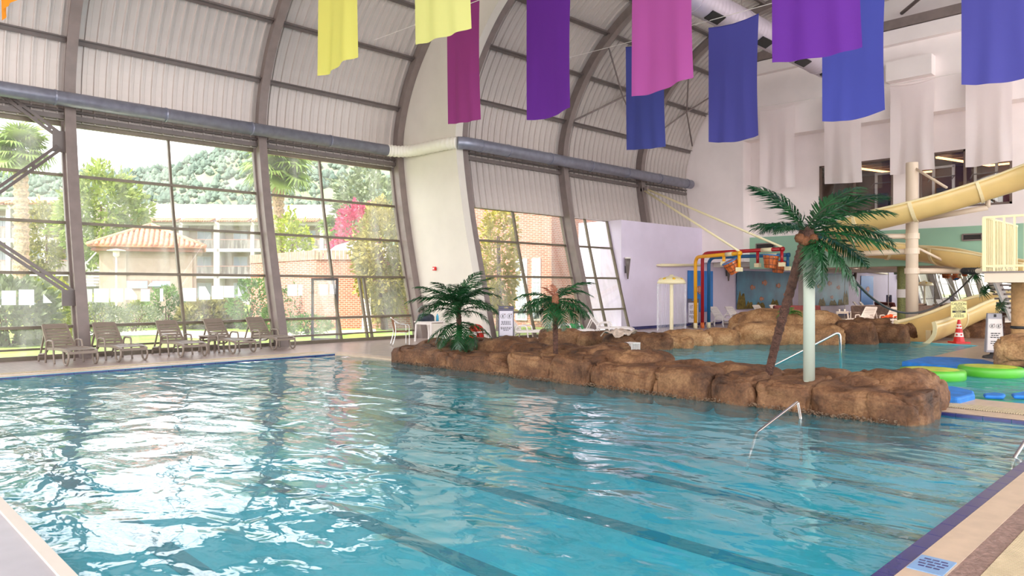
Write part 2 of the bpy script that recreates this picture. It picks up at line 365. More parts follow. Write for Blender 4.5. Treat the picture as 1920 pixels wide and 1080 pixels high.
# ---- glazed walls
wi = 0
def window_bay(x0, x1, sh, zs, mulls, off=.5, braces=False, skip=(), thick=.065):
    global wi
    wi += 1; base = prof_y(zs[0], sh) + off
    o = struct('window_%d' % wi, (x0, base, 0)); gy = lambda z: prof_y(z, sh) + off
    xs = [x0] + list(mulls) + [x1]
    for z in zs:
        d = .10 if z in (zs[0], zs[-1]) else .075
        mb = MB(); mb.box(((x0+x1)/2, gy(z), z), (x1-x0, .11, d)); mb.build('transom', M_ALU, o, world=True)
    for k, x in enumerate(xs):
        mb = MB()
        for a, b in zip(zs, zs[1:]): mb.bar((x, gy(a), a), (x, gy(b), b), thick, .1, up=(0, 1, 0))
        mb.build('mullion', M_ALU, o, world=True)
    for j, (a, b) in enumerate(zip(zs, zs[1:])):
        for k, (p, q) in enumerate(zip(xs, xs[1:])):
            if (j, k) in skip: continue
            mb = MB(); mb.plate([(p, gy(a)+.03, a), (q, gy(a)+.03, a), (q, gy(b)+.03, b), (p, gy(b)+.03, b)], .012); mb.build('pane', M_GLASS, o, world=True)
    return o
Z1 = [.05, .78, 2.13, 3.45, 4.72, 6.1]
for a, b in zip(RIBS1, RIBS1[1:]): MB().plate([(a+.1, prof_y(6.1)+.5, 6.12), (b-.1, prof_y(6.1)+.5, 6.12), (b-.1, prof_y(6.1)+.4, 6.5), (a+.1, prof_y(6.1)+.4, 6.5)], .03).build('head_panel', M_ALU, ceil)
def mid(a, b): return [a + (b-a)*.5]
for q in (0, 1, 2): window_bay(RIBS1[q]+.1, RIBS1[q+1]-.1, 0, Z1, mid(*RIBS1[q:q+2]))
w1 = window_bay(RIBS1[3]+.1, RIBS1[4]-.1, 0, Z1, mid(*RIBS1[3:5]))
window_bay(RIBS1[4]+.1, RIBS1[5]-.1, 0, Z1, [7.72])
w3 = window_bay(RIBS1[5]+.1, RIBS1[6]-.1, 0, Z1, [12.62], skip=((0, 1), (1, 1)))
Z2 = [.05, .9, 2.15, 3.4, 4.58]
window_bay(RIBS2[0]+.1, RIBS2[1]-.1, STEP, Z2, [18.7])
window_bay(RIBS2[1]+.1, 24.25, STEP, Z2, [22.8])
# low sill bar along the big windows
for a, b in zip(RIBS1, RIBS1[1:]): MB().bar((a+.1, prof_y(.3)+.42, .26), (b-.1, prof_y(.3)+.42, .26), .05).build('sill_bar', M_ALU, ceil)
# diagonal flat-bar bracing with gusset plates on the first bay
def brace(a, b, nm='brace_bar'):
    a, b = Vector(a), Vector(b); d = (b-a).normalized(); n = d.cross(Vector((0, 1, 0))).normalized()
    mb = MB()
    for s in (-.055, .055): mb.bar(a+n*s, b+n*s, .075, .05, up=(0, 1, 0))
    for f in (.12, .3, .5, .7, .88): mb.bar(a+(b-a)*f-d*.05, a+(b-a)*f+d*.05, .19, .03, up=(0, 1, 0))
    mb.build(nm, M_STEELD, w1, world=True)
def gy1(z): return prof_y(z) + .2
brace((4.86, gy1(5.7), 5.75), (3.2, gy1(6.6), 6.95)); brace((4.86, gy1(5.4), 5.4), (-.1, gy1(.3), .75)); brace((4.95, gy1(1.5), 1.62), (-.1, gy1(6), 5.6))
for z in (5.57, 1.5):
    mb = MB(); mb.box((4.9, gy1(z), z), (.36, .05, .55 if z > 3 else .4)); mb.build('gusset_plate', M_STEELD, w1, world=True)
# doorway in the third bay: jamb posts, a leaf swung outwards, fixed side pane
def gy3(z): return prof_y(z) + .5
mb = MB()
for x in (13.62, 13.8): mb.bar((x, gy3(.05), .05), (x, gy3(2.13)-.02, 2.13), .07, .1, up=(0, 1, 0))
mb.build('door_jamb', M_ALU, w3, world=True)
for a, b in ((.05, .78), (.78, 2.13)):
    MB().plate([(13.84, gy3(a)+.03, a), (15.5, gy3(a)+.03, a), (15.5, gy3(b)+.03, b), (13.84, gy3(b)+.03, b)], .012).build('pane', M_GLASS, w3, world=True)
lf = struct('door_1', (12.68, gy3(0)+.3, 0), rad(133)); mb = MB()
for x in (.04, .86): mb.box((x, 0, 1.05), (.08, .05, 2.05))
for z in (.06, .75, 2.04): mb.box((.45, 0, z), (.82, .05, .08))
mb.build('leaf_frame', M_DARK, lf); MB().box((.45, 0, 1.05), (.76, .012, 1.95)).build('pane', M_GLASS, lf); MB().tube([(.8, -.04, .95), (.8, -.09, .97), (.8, -.09, 1.15), (.8, -.04, 1.17)], .012, 8).build('door_handle', M_CHROME, lf)

# ---- white panel closing the step between the two rows of arches
o = struct('wall_step'); A = [p for p in profile(0) if p[0] > 3]; B = [p for p in profile(STEP) if p[0] > 3]
mb = MB(); n = min(len(A), len(B)); vs = []
for i in range(n):
    vs += [(15.8, A[i][0]+.45, A[i][1]), (15.8, B[i][0]-.05, B[i][1]), (16.1, A[i][0]+.45, A[i][1]), (16.1, B[i][0]-.05, B[i][1])]
fs = []
for i in range(n-1):
    a, b = 4*i, 4*i+4; fs += [(a, a+1, b+1, b), (a+2, b+2, b+3, a+3), (a+1, a+3, b+3, b+1), (a, b, b+2, a+2)]
mb.add(vs, fs); mb.build('panel', M_WHITE, o)
# ---- low lavender wall and the side wall of the lounge beyond
o = struct('wall_left'); mb = MB(); mb.lim((24.3, 18.3, 0), (30.6, 20.6, 4.57)); mb.build('wall_block', M_LAV, o)
MB().lim((30.6, 18.3, 0), (41.2, 18.6, 3.0)).build('wall_run', M_LAV, o)
MB().lim((24.3, 18.24, 0), (41.2, 18.3, .12)).build('skirting', M_NAVY, o)
# ---- end wall: pier, recessed wall with the gym windows, upper wall, green fascia
o = struct('wall_end'); M_ = M_PINKW
MB().lim((30.6, 16.2, 2.95), (31.4, 20.4, 13.4)).build('pier', M_, o)
MB().lim((30.6, -9, 8.4), (31.4, 16.2, 13.4)).build('upper_wall', M_, o)
MB().lim((30.3, -9, 11.2), (30.6, 19, 11.75)).build('cornice', M_, o)
MB().lim((30.15, 8.4, 9.75), (30.6, 10.0, 10.5)).build('boxed_beam', M_, o)
mb = MB()
for y0, y1, z0, z1 in ((13.05, 16.2, 4.06, 8.4), (9.15, 10.1, 4.06, 8.4), (-9, 6.1, 4.06, 8.4), (10.1, 13.05, 4.06, 4.8), (10.1, 13.05, 6.97, 8.4), (6.1, 9.15, 4.06, 4.8), (6.1, 9.15, 6.97, 8.4)):
    mb.lim((31.3, y0, z0), (31.5, y1, z1))
mb.build('recessed_wall', M_, o)
MB().lim((31.2, -9, 2.62), (31.6, 16.2, 4.06)).build('green_fascia', M_GREEN, o)
MB().lim((31.6, -9, 2.75), (41.3, 18.6, 4.3)).build('lounge_soffit', M_WHITE, o)
def vent(px0, px1, py0, py1, which):
    a = PX(px0, py1, 31.17); b = PX(px1, py0, 31.17); t = thing('vent_grille', 'dark louvred vent in the green fascia, ' + which, 'vent', (31.17, (a.y+b.y)/2, a.z), group='vents in the green fascia')
    mb = MB(); w = abs(a.y-b.y); h = b.z-a.z
    for s in (-1, 1): mb.box((0, s*w/2, h/2), (.06, .05, h))
    for z in (0, h): mb.box((0, 0, z), (.06, w, .05))
    mb.build('frame', M_STEEL, t)
    for k in range(5): MB().box((0, 0, h*(k+.5)/5), (.04, w, h/7), Matrix.Rotation(.6, 3, 'Y')).build('louvre', M_DARK, t)
vent(1418, 1452, 456, 469, 'behind the support rods'); vent(1805, 1841, 438, 451, 'beside the slide stair railing')
MB().lim((41.0, -9, 0), (41.2, 18.3, 2.75)).build('back_panel', M_WHITE, o)
M_MIRROR = mat('mirror glass', (.86, .88, .86), .01, metal=1)
y = 17.9; k = 0
while y > -6:
    MB().lim((40.96, y-2.2, .12), (41.0, y, 2.6)).build('mirror_panel', M_MIRROR, o); y -= 2.23; k += 1
# gym room behind the windows
M_GYMW = mat('brown gym wall', srgb(120, 86, 70), .6, var=.2, scale=1); M_GYMC = mat('charcoal gym ceiling', srgb(66, 62, 62), .7, var=.2, scale=2)
M_GFRAME = mat('bronze window frame', srgb(110, 92, 84), .4)
o = struct('wall_gym'); MB().lim((37.5, 3, 4.3), (37.7, 15, 8)).build('wall', M_GYMW, o); MB().lim((31.5, 3, 4.3), (37.5, 15, 4.45)).build('gym_floor', M_DARK, o)
MB().lim((31.5, 3, 7.35), (37.5, 15, 7.5)).build('gym_ceiling', M_GYMC, o)
for y in (3, 14.9): MB().lim((31.5, y, 4.45), (37.5, y+.1, 7.35)).build('wall', M_GYMW, o)
for i in range(7): MB().bar((32+i*.8, 3.2, 7.22), (32+i*.8, 14.8, 7.22), .1, .14).build('ceiling_pipe', M_STEEL, o)
for (y0, y1), ms in (((10.1, 13.05), [11.6]), ((6.1, 9.15), [7.6])):
    wi += 1; w = struct('window_%d' % wi, (31.34, (y0+y1)/2, 4.8)); mb = MB()
    for y in [y0+.04, y1-.04] + ms: mb.box((31.34, y, 5.885), (.1, .08, 2.17))
    for z in (4.84, 6.93): mb.box((31.34, (y0+y1)/2, z), (.1, y1-y0, .08))
    mb.build('frame', M_GFRAME, w, world=True)
    for a, b in zip([y0]+ms, ms+[y1]): MB().box((31.36, (a+b)/2, 5.885), (.012, b-a-.08, 2.05)).build('pane', M_GLASS2, w, world=True)
M_LED = mat('warm led tube', (1, .5, .18), .4, emit=2.5)
for pts, lb in (([(33, 12.4, 7.05), (36.8, 11.4, 7.05), (36.8, 10.2, 7.05)], 'behind the gym window nearest the leaning palm'), ([(33, 9, 7.05), (36.8, 8, 7.05), (36.8, 5.5, 7.05), (33, 5.2, 7.05)], 'behind the gym window above the slide')):
    t = thing('led_light', 'warm angular LED ceiling light ' + lb, 'lamp', (pts[0][0], pts[0][1], 7.0), group='gym ceiling lights')
    for a, b in zip(pts, pts[1:]): MB().bar(a, b, .09, .07).build('led_tube', M_LED, t, world=True)
    for p in pts: MB().tube([p, (p[0], p[1], 7.36)], .012, 6).build('hanger', M_DARK, t, world=True)
def gym_machine(y, x, lb, flip=1):
    t = thing('weight_machine', lb, 'gym machine', (x, y, 4.45), group='gym machines'); mb = MB()
    for s in (-.35, .35): mb.box((0, s, 1.05), (.09, .09, 2.1))
    mb.box((0, 0, 2.1), (.09, .8, .09)); mb.box((0, 0, .05), (.7, .8, .08)); mb.build('frame', M_WHITEPL, t)
    for k in range(8): MB().box((0, 0, .2+k*.1), (.16, .44, .085)).build('weight_plate', M_DARK, t)
    MB().box((-.45*flip, 0, .5), (.4, .42, .1)).build('seat', M_BLACK, t, bevel=.03); MB().box((-.22*flip, 0, .95), (.1, .4, .6)).build('back_pad', M_BLACK, t, bevel=.03)
    MB().tube([(-.5, -.4, 1.5), (-.1, -.42, 1.7), (-.1, .42, 1.7), (-.5, .4, 1.5)], .025, 8).build('lever', M_STEEL, t)
gym_machine(10.8, 32.5, 'white framed weight machine behind the gym window by the palm crown'); gym_machine(8.6, 32.4, 'white framed weight machine behind the gym window beside the slide column'); gym_machine(7.2, 32.6, 'white framed weight machine behind the gym window above the slide')
# mosaic column of the lounge
p = PT(1692, 540, .0222); c = struct('trim_column', (p.x, p.y, 0)); M_MOSG = mat('olive mosaic', srgb(150, 150, 80), .4, var=.75, scale=45, bump=.2, bscale=60, col2=srgb(84, 92, 50))
MB().lathe([(.2, 0), (.2, 2.05), (.2, 2.06), (.2, 4.1)], 24).build('shaft', M_MOSG, c, smooth=True); MB().lathe([(.215, 1.35), (.215, 1.7)], 24).build('sign_band', M_WHITEPL, c, smooth=True)

# ================================================================== FLOOR AND POOLS
P1 = [(1.16, 1.58), (11.48, 1.58), (11.48, 4.5), (10.4, 4.5), (10.4, 15.6), (10.22, 17.15), (1.16, 17.15)]
P2 = [(13.2, .4), (20.2, .4), (20.2, 5.75), (25.6, 5.85), (26.0, 8.3), (21.4, 11.3), (19.0, 12.5), (17.6, 12.3), (16.4, 15.0), (13.4, 15.2), (12.2, 13.2), (12.2, 4.2), (13.2, 3.7)]
def flat(mb, loops, z, flip=False):
    lp = [[Vector((x, y, z)) for x, y in l] for l in loops]; fl = [v for l in lp for v in l]
    tri = tessellate_polygon(lp); out = []
    for a, b, c in tri:
        nz = (fl[b]-fl[a]).cross(fl[c]-fl[a]).z
        out.append((a, b, c) if (nz > 0) != flip else (a, c, b))
    mb.add(fl, out)
fl = struct('floor')
OUT = [(-16, -9), (41.2, -9), (41.2, 18.3), (16, 18.3), (16, 20.95), (-16, 20.95)]
mb = MB(); flat(mb, [OUT, P1, P2], 0); mb.build('deck', M_DECK, fl)
mb = MB(); mb.prism([(31.4, -9), (41, -9), (41, 18.24), (31.4, 18.24)], .0, .012); mb.build('lounge_floor', M_LOUNGE, fl)
def basin(name, poly, depth, m):
    o = struct(name); mb = MB(); flat(mb, [poly], -depth); n = len(poly)
    mb.add([(x, y, 0) for x, y in poly] + [(x, y, -depth) for x, y in poly], [(i, n+i, n+(i+1) % n, (i+1) % n) for i in range(n)])
    mb.build('basin_shell', m, o); return o
b1 = basin('pool_basin', P1, .85, M_BASIN); b2 = basin('activity_pool_basin', P2, .7, M_BASIN)
for x in (2.6, 4.5, 6.4, 8.3, 9.95): MB().lim((x-.12, 1.8, -.85), (x+.12, 16.9, -.836)).build('lane_line', mat('black lane tile', srgb(22, 26, 50), .3), b1)
for k in range(3):   # entry steps in the recess at the right
    x1 = 11.48; x0 = 11.1 - .34*k; z = -.2 - .17*k
    MB().lim((x0, 1.58, -.85), (x1 if k == 0 else x0+.34, 4.5, z)).build('step', M_BASIN, b1)
    MB().lim((x0-.004, 1.6, z-.05), (x0+.06, 4.48, z+.004)).build('step_nosing', M_NAVY, b1)
def water(name, poly, z, lb):
    mb = MB(); flat(mb, [poly], z); o = mb.build(name, M_WATER if name == 'pool_water' else M_WATER2); return tag(o, lb, 'water', kind='stuff')
water('pool_water', P1, -.03, 'clear turquoise rippled water filling the large swimming pool')
water('activity_pool_water', P2, -.015, 'pale turquoise water of the activity pool behind the rock island')
# water line and copings
e = struct('trim_pool_edge')
mt = MB(); mt.box((0, 0, 0), (.318, .1, .05)); mt = mt.mesh('edge_tile', M_NAVY)
for k in range(32): link('edge_tile', mt, e, (1.32 + k*.326, 1.575, -.018))
for k in range(28): link('edge_tile', mt, e, (1.32 + k*.326, 17.17, -.03))
for k in range(9): link('edge_tile', mt, e, (11.5, 1.75 + k*.326, -.02), (0, 0, rad(90)))
MB().lim((1.0, 1.30, -.1), (11.8, 1.52, .012)).build('coping', M_COPING, e); MB().lim((1.0, 1.16, -.1), (12.1, 1.30, .008)).build('mosaic_strip', M_MOSAIC, e)
MB().lim((11.56, 1.3, -.1), (11.95, 3.6, .01)).build('coping', M_COPING, e); MB().lim((12.5, .4, -.1), (13.2, 3.4, .008)).build('coping', M_COPING, e)
MB().lim((.2, -2, -.1), (1.12, 17.6, .01)).build('coping', mat('pale stone coping', srgb(168, 164, 172), .35, var=.08, scale=3), e); MB().lim((1.12, 1.5, -.3), (1.2, 17.2, .03)).build('coping_lip', M_WHITE, e)
MB().lim((1.0, 17.25, -.1), (10.3, 17.6, .01)).build('coping', M_COPING, e)
MB().prism([(10.38, 13.8), (10.38, 15.6), (10.2, 17.1), (10.6, 17.6), (10.8, 13.8)], -.2, .01).build('coping', M_COPING, e)
def grate(x0, x1, y0, y1, along, lb):
    t = thing('drain_grating', lb, 'grating', ((x0+x1)/2, (y0+y1)/2, 0)); mb = MB(); s = .03; L = (x1-x0) if along == 'x' else (y1-y0)
    for k in range(int(L/s)):
        if along == 'x': mb.lim((x0+k*s, y0, .003), (x0+k*s+.02, y1, .02))
        else: mb.lim((x0, y0+k*s, .003), (x1, y0+k*s+.02, .02))
    mb.build('grating_bars', M_GRATE, t, world=True, kind='stuff'); MB().lim((x0, y0, .001), (x1, y1, .005)).build('channel', M_DARK, t, world=True)
grate(3.2, 12.0, .78, 1.15, 'x', 'cream slatted drain grating along the near right pool edge'); grate(12.02, 12.44, .6, 3.7, 'y', 'cream slatted drain grating between the pool steps and the blue mats')
grate(1.2, 10.2, 17.62, 17.85, 'x', 'narrow drain grating beside the row of taupe loungers')
# blue depth tile
t = thing('depth_marker', 'blue square depth marker tile set in the pool coping', 'marker', (*PZ(1747, 1064).xy, .012), 0)
MB().box((0, 0, .003), (.3, .2, .006)).build('tile', mat('light blue tile', srgb(120, 156, 196), .35, var=.1, scale=10), t)
mb = MB()
for k, (w, n) in enumerate(((.2, 3), (.24, 4), (.22, 3), (.18, 3))):
    for i in range(n): mb.box((.09-.05*k, -w/2.8+(i+.5)*w/1.4/n, .0068), (.022, w/1.4/n*.8, .001))
mb.build('lettering', M_NAVY, t, kind='stuff')

# ================================================================== DUCTS
def ring_tube(path, r, amp, per, n=16):
    pts = cat_rom(path, 12); return pts, [r + amp * (i % per == 0) for i in range(len(pts))]
t = thing('wall_duct', 'long grey ventilation duct running above the tall windows and round the white step', 'duct', (5, 21.5, 6.62))
zc = 6.62; y1_ = 21.45; y2_ = y1_ - STEP
MB().tube([(-16, y1_, zc), (14.9, y1_, zc)], .19, 18).build('duct_pipe', M_DUCT, t, smooth=True, world=True)
pts = cat_rom([(14.9, y1_, zc), (15.35, y1_-.12, zc), (15.58, y1_-.6, zc), (15.62, 20, zc), (15.64, y2_+.6, zc), (15.8, y2_+.15, zc)], 14)
MB().tube(pts, [.2 + .012*math.sin(i*1.6) for i in range(len(pts))], 18).build('flexible_sleeve', M_SLEEVE, t, smooth=True, world=True)
MB().tube(cat_rom([(15.8, y2_+.15, zc), (16.1, y2_, zc), (16.6, y2_, zc)], 5) + [Vector((30.0, y2_, zc))], .21, 18).build('duct_pipe', M_DUCT, t, smooth=True, world=True)
for x in (-1, 1.9, 4.7, 7.4, 9.9, 12.6): MB().tube([(x-.02, y1_, zc), (x+.02, y1_, zc)], .205, 18).build('joint_band', M_DUCT, t, world=True)
for x in (16.7, 18, 20.2, 22.6, 25, 27.4, 29.6): MB().tube([(x-.02, y2_, zc), (x+.02, y2_, zc)], .225, 18).build('joint_band', M_DUCT, t, world=True)
MB().tube([(29.95, y2_, zc), (30.1, y2_, zc)], [.2, .15], 18).build('end_cap', M_DUCT, t, smooth=True, world=True)
t = thing('ceiling_duct', 'large pale spiral ventilation duct under the roof behind the banners', 'duct', (24, 11.7, 10.4)); M_SP = mat('pale lilac spiral duct', srgb(196, 184, 196), .42, metal=.3)
pts = [(12 + i*.07, 11.7, 10.4) for i in range(240)]
MB().tube(pts, [.43 + (.014 if i % 3 == 0 else 0) for i in range(240)], 22).build('spiral_pipe', M_SP, t, smooth=True, world=True)
for x in (14, 17, 20.0, 23.2, 26.2, 28.4):
    a = rad(245); MB().box((x, 11.7+.44*math.cos(a), 10.4+.44*math.sin(a)), (.75, .34, .04), Matrix.Rotation(a-rad(270), 3, 'X')).build('outlet_grille', M_BLACK, t, world=True)
for x in (15.5, 19, 22, 25, 27.8): MB().tube([(x-.03, 11.7, 10.4), (x+.03, 11.7, 10.4)], .46, 22).build('joint_band', M_SP, t, world=True); MB().tube([(x, 11.7, 10.83), (x, 11.7, 12.6)], .012, 6).build('hanger', M_STEEL, t, world=True)

for k, (x, y) in enumerate(((34, 14.5), (34, 9.5), (38, 14), (38, 9), (35, 4.5))):  # unseen ceiling lamps, added to brighten the dark lounge
    t = thing('downlight', ('round recessed downlight over the sea mural end of the lounge', 'round recessed downlight nearest the mosaic column', 'round recessed downlight at the mirror near the mural', 'round recessed downlight at the mirror behind the sofas', 'round recessed downlight behind the slide platform')[k], 'lamp', (x, y, 2.72), group='lounge downlights')
    MB().lathe([(.1, 0), (.14, 0), (.14, .03), (.1, .03), (.1, 0)], 20).build('trim_ring', M_WHITEPL, t); MB().lathe([(0, .012), (.1, .012)], 20).build('lens', mat('warm lamp lens', (1, .8, .6), .4, emit=6), t)
    ld = bpy.data.lights.new('downlight_bulb', 'SPOT'); ld.energy = 260; ld.color = (1, .82, .66); ld.spot_size = rad(140); ld.spot_blend = .6; ld.shadow_soft_size = .1; lo = bpy.data.objects.new('downlight_bulb', ld); COL.objects.link(lo); lo.parent = t; lo.location = (0, 0, -.02)

# ================================================================== ROCKWORK
def boulder_mesh(lx, ly, h, seed, e=.42, amp=.07, crack=.05, nu=104, nv=40, flat_top=.6):
    """rounded block: footprint lx x ly, height h, base at z = -0.25, lumpy and cracked"""
    mb = MB(); H = h + .25
    sg = lambda v, p: math.copysign(abs(v)**p, v)
    def fn(u, v):
        a = 2*math.pi*u; b = (v - .5) * math.pi
        cb, sb = sg(math.cos(b), e), sg(math.sin(b), flat_top)
        p = Vector((lx/2*cb*sg(math.cos(a), e), ly/2*cb*sg(math.sin(a), e), H/2*sb))
        q = Vector((p.x, p.y, p.z*1.3)) * 1.15 + Vector((seed*3.7, seed*1.3, 0))
        d = noise.noise(q)*amp*1.6 + noise.noise(q*2.7)*amp*.7 + noise.noise(q*6.1)*amp*.28
        c = abs(noise.noise(q*1.5 + Vector((9, 3, 5)))); d -= crack*max(0, 1 - c/.06)
        c = abs(noise.noise(Vector((q.x*.7, q.y*.7, q.z*3.2)) + Vector((2, 8, 1)))); d -= crack*.8*max(0, 1 - c/.05)
        vd = noise.voronoi(q*Vector((1.1, 1.1, 1.5)) + noise.noise_vector(q*1.5)*.35)[0]; d -= crack*.9*max(0, 1 - (vd[1]-vd[0])/.07); d += amp*.5*(.45-vd[0])
        d += amp*.5*(abs(noise.noise(q*3.3 + Vector((4, 4, 4))))-.25)
        nrm = Vector((p.x/(lx*lx), p.y/(ly*ly), p.z/(H*H))).normalized()
        p = p + nrm*d; p.z += H/2 - .25; return p
    mb.grid(fn, nu, nv); return mb
RS = [0]
def boulder(parent, c, lx, ly, h, rz=0, m=None, **k):
    RS[0] += 1; mb = boulder_mesh(lx, ly, h, RS[0], **k); me = mb.mesh('boulder', m or M_ROCK, True)
    pl = parent.location if parent else Vector(); pr = parent.rotation_euler.z if parent else 0
    return link('boulder', me, parent, Vector((c[0], c[1], c[2] if len(c) > 2 else 0)) - pl, (0, 0, rz))
def rock_px(parent, x0, x1, yt, yb, dep, m=None, z0=0., **k):
    """boulder whose front foot stands on the floor at photo row yb, between columns x0 and x1"""
    t = (HC - z0)/(yb-540); w = (x1-x0)*t; h = HC - (yt-540)*t - z0; rd = ray((x0+x1)/2, 540).normalized(); c = PT((x0+x1)/2, 540, t) + rd*(dep*.42)
    return boulder(parent, (c.x, c.y, z0), w, dep, max(.15, h), math.atan2(rd.y, rd.x) - rad(90), m, **k)
isl = thing('rock_island', 'long brown artificial rock island between the two pools', 'rock island', (11, 8.5, 0))
def rat(px): return (973 - .7007*(px-960)) / (957 + .7135*(px-960))
# front row along the pool, cut at the photo's joints
XF = 10.32
cuts = [(738, 838, .36, .9), (838, 952, .30, .8), (952, 1036, .47, .9), (1036, 1112, .50, .9), (1112, 1222, .42, .9), (1222, 1332, .44, .95), (1332, 1416, .44, .95), (1416, 1520, .40, 1.0), (1520, 1640, .38, 1.05), (1628, 1722, .37, 1.1)]
for a, b, h, d in cuts:
    ya, yb = XF*rat(a), XF*rat(b); L = ya-yb
    boulder(isl, (XF+d/2-.12, (ya+yb)/2), d, L*1.06, h, random.uniform(-.03, .03), flat_top=.4, e=.32, amp=.055, crack=.06)
# pebbly foot at the water line
mb = MB()
for k in range(2200):
    y = random.uniform(3.2, 14.4); r = random.uniform(.008, .02); c = Vector((XF-.11+random.uniform(-.06, .05)-.03*math.sin(y*2), y, random.uniform(-.05, .03)))
    mb.lathe([(0, -r*.7), (r, -r*.2), (r*.8, r*.4), (0, r*.7)], 5, c)
mb.build('pebble_foot', mat('pebbles', srgb(118, 94, 74), .8, var=.5, scale=12), isl, world=True, kind='stuff')
# second row and planter humps
for (x, y, lx, ly, h) in [(11.55, 14.0, 1.5, 1.5, .42), (12.0, 12.7, 1.0, 2.0, .55), (11.9, 11.1, 1.1, 1.8, .5), (11.3, 12.1, .9, 1.1, .3), (11.5, 9.6, 1.3, 1.8, .56), (11.3, 8.3, 1.2, 1.7, .58), (11.25, 7.1, 1.1, 1.6, .46), (11.3, 5.95, 1.0, 1.3, .42), (11.75, 5.0, .9, 1.4, .42), (11.65, 3.75, 1.3, 1.25, .5), (11.2, 4.05, .95, .8, .44), (12.35, 13.7, .9, 1.2, .48)]:
    boulder(isl, (x, y), lx, ly, h, random.uniform(-.2, .2), e=.55, amp=.07, crack=.04)
bank = thing('rock_bank', 'low brown rock bank edging the far side of the activity pool below the mushroom shower', 'rock bank', (17, 14, 0))
for a in [(1008, 1100, 617, 648, .9), (1080, 1165, 622, 650, .9), (1130, 1200, 628, 654, .8), (1120, 1182, 640, 662, .7), (1172, 1262, 626, 654, 1.1), (1240, 1335, 622, 647, 1.0), (1320, 1388, 618, 646, .9), (880, 960, 632, 656, .9), (930, 1015, 632, 655, .8), (1222, 1300, 629, 652, .7)]:
    rock_px(bank, *a, amp=.06, m=M_ROCK2 if a[0] > 1220 else M_ROCK)
mound = thing('rock_mound', 'large tan rock mound with fern on top behind the leaning palm', 'rock mound', (*PZ(1470, 642).xy, 0))
for a in [(1368, 1480, 607, 645, 1.6), (1460, 1580, 610, 645, 1.6), (1384, 1576, 583, 634, 2.0), (1370, 1450, 586, 630, 1.3)]: rock_px(mound, *a, m=M_ROCK2, amp=.08)
bank2 = thing('rock_border', 'dark brown rock border between the rock mound and the slide exit', 'rock border', (*PZ(1630, 642).xy, 0))
for a in [(1566, 1640, 604, 644, 1.3), (1625, 1700, 608, 642, 1.3), (1600, 1668, 596, 634, 1.2), (1655, 1712, 607, 638, 1.0)]: rock_px(bank2, *a, amp=.07)
bank3 = thing('rock_border', 'brown rock border behind the red and white cone', 'rock border', (*PZ(1830, 630).xy, 0))
for a in [(1755, 1815, 602, 633, 1.0), (1800, 1862, 600, 634, 1.0), (1850, 1925, 606, 634, 1.0)]: rock_px(bank3, *a, amp=.07)
rr = thing('boulder_pier', 'rounded tan boulder at the right frame edge under the slide platform', 'boulder', (*PZ(1905, 684).xy, 0))
rock_px(rr, 1876, 1975, 630, 672, 1.4, m=M_ROCK2, z0=.28, amp=.08); rock_px(rr, 1890, 1975, 655, 688, 1.2, m=M_ROCK2, amp=.08)

# ================================================================== PALMS
def frond_mesh(L, wid, n, droop, seed, m, lw=.028, curl=.35):
    rnd = random.Random(seed); mb = MB(); pts = []
    for i in range(13):
        u = i/12; pts.append(Vector((L*(u - droop*.18*u**3), L*.03*math.sin(u*3+seed), L*droop*(.22*u - .62*u*u))))
    mb.tube(pts, [.014*(1-.8*i/12)+.002 for i in range(13)], 5)
    for s in (-1, 1):
        for k in range(n):
            u = .12 + .88*(k+rnd.random()*.6)/n; u = min(u, .995); i = min(11, int(u*12)); f = u*12-i; p = pts[i].lerp(pts[i+1], f); tg = (pts[i+1]-pts[i]).normalized()
            ll = wid*(math.sin(math.pi*min(1, u*.82+.16))**.8)*(.85+.3*rnd.random()); sdv = tg.cross(Vector((0, 0, 1))).normalized()*s; up = sdv.cross(tg)*s
            d = (sdv*.78 + tg*(.35+.6*u) + Vector((0, 0, .25-.35*rnd.random()))).normalized(); wv = tg*lw*(.6+.5*math.sin(math.pi*min(1, u)))
            q1 = p + d*ll*.5; q2 = p + d*ll + Vector((0, 0, -curl*ll*(.6+.6*rnd.random())))
            mb.add([p-wv*.4, p+wv*.4, q1+wv*.55, q1-wv*.45, q2], [(0, 1, 2, 3), (3, 2, 4)])
    return mb.mesh('frond', m)
def put_fronds(root, meshes, top, spec):
    for k, (az, el, sc, roll) in enumerate(spec):
        me = meshes[k % len(meshes)]; M = Matrix.Rotation(az, 3, 'Z') @ Matrix.Rotation(-el, 3, 'Y') @ Matrix.Rotation(roll, 3, 'X')
        link('frond', me, root, top, M.to_euler(), (sc,)*3)
def trunk(root, pts, r0, r1, m=None, n=60, ring=.12):
    P = cat_rom(pts, max(2, n//(len(pts)-1))); N = len(P)
    MB().tube(P, [(r0+(r1-r0)*i/N)*(1+ring*((i % 3)/2-.5)+.06*math.sin(i*2.3)) for i in range(N)], 12).build('trunk', m or M_TRUNK, root, smooth=True)
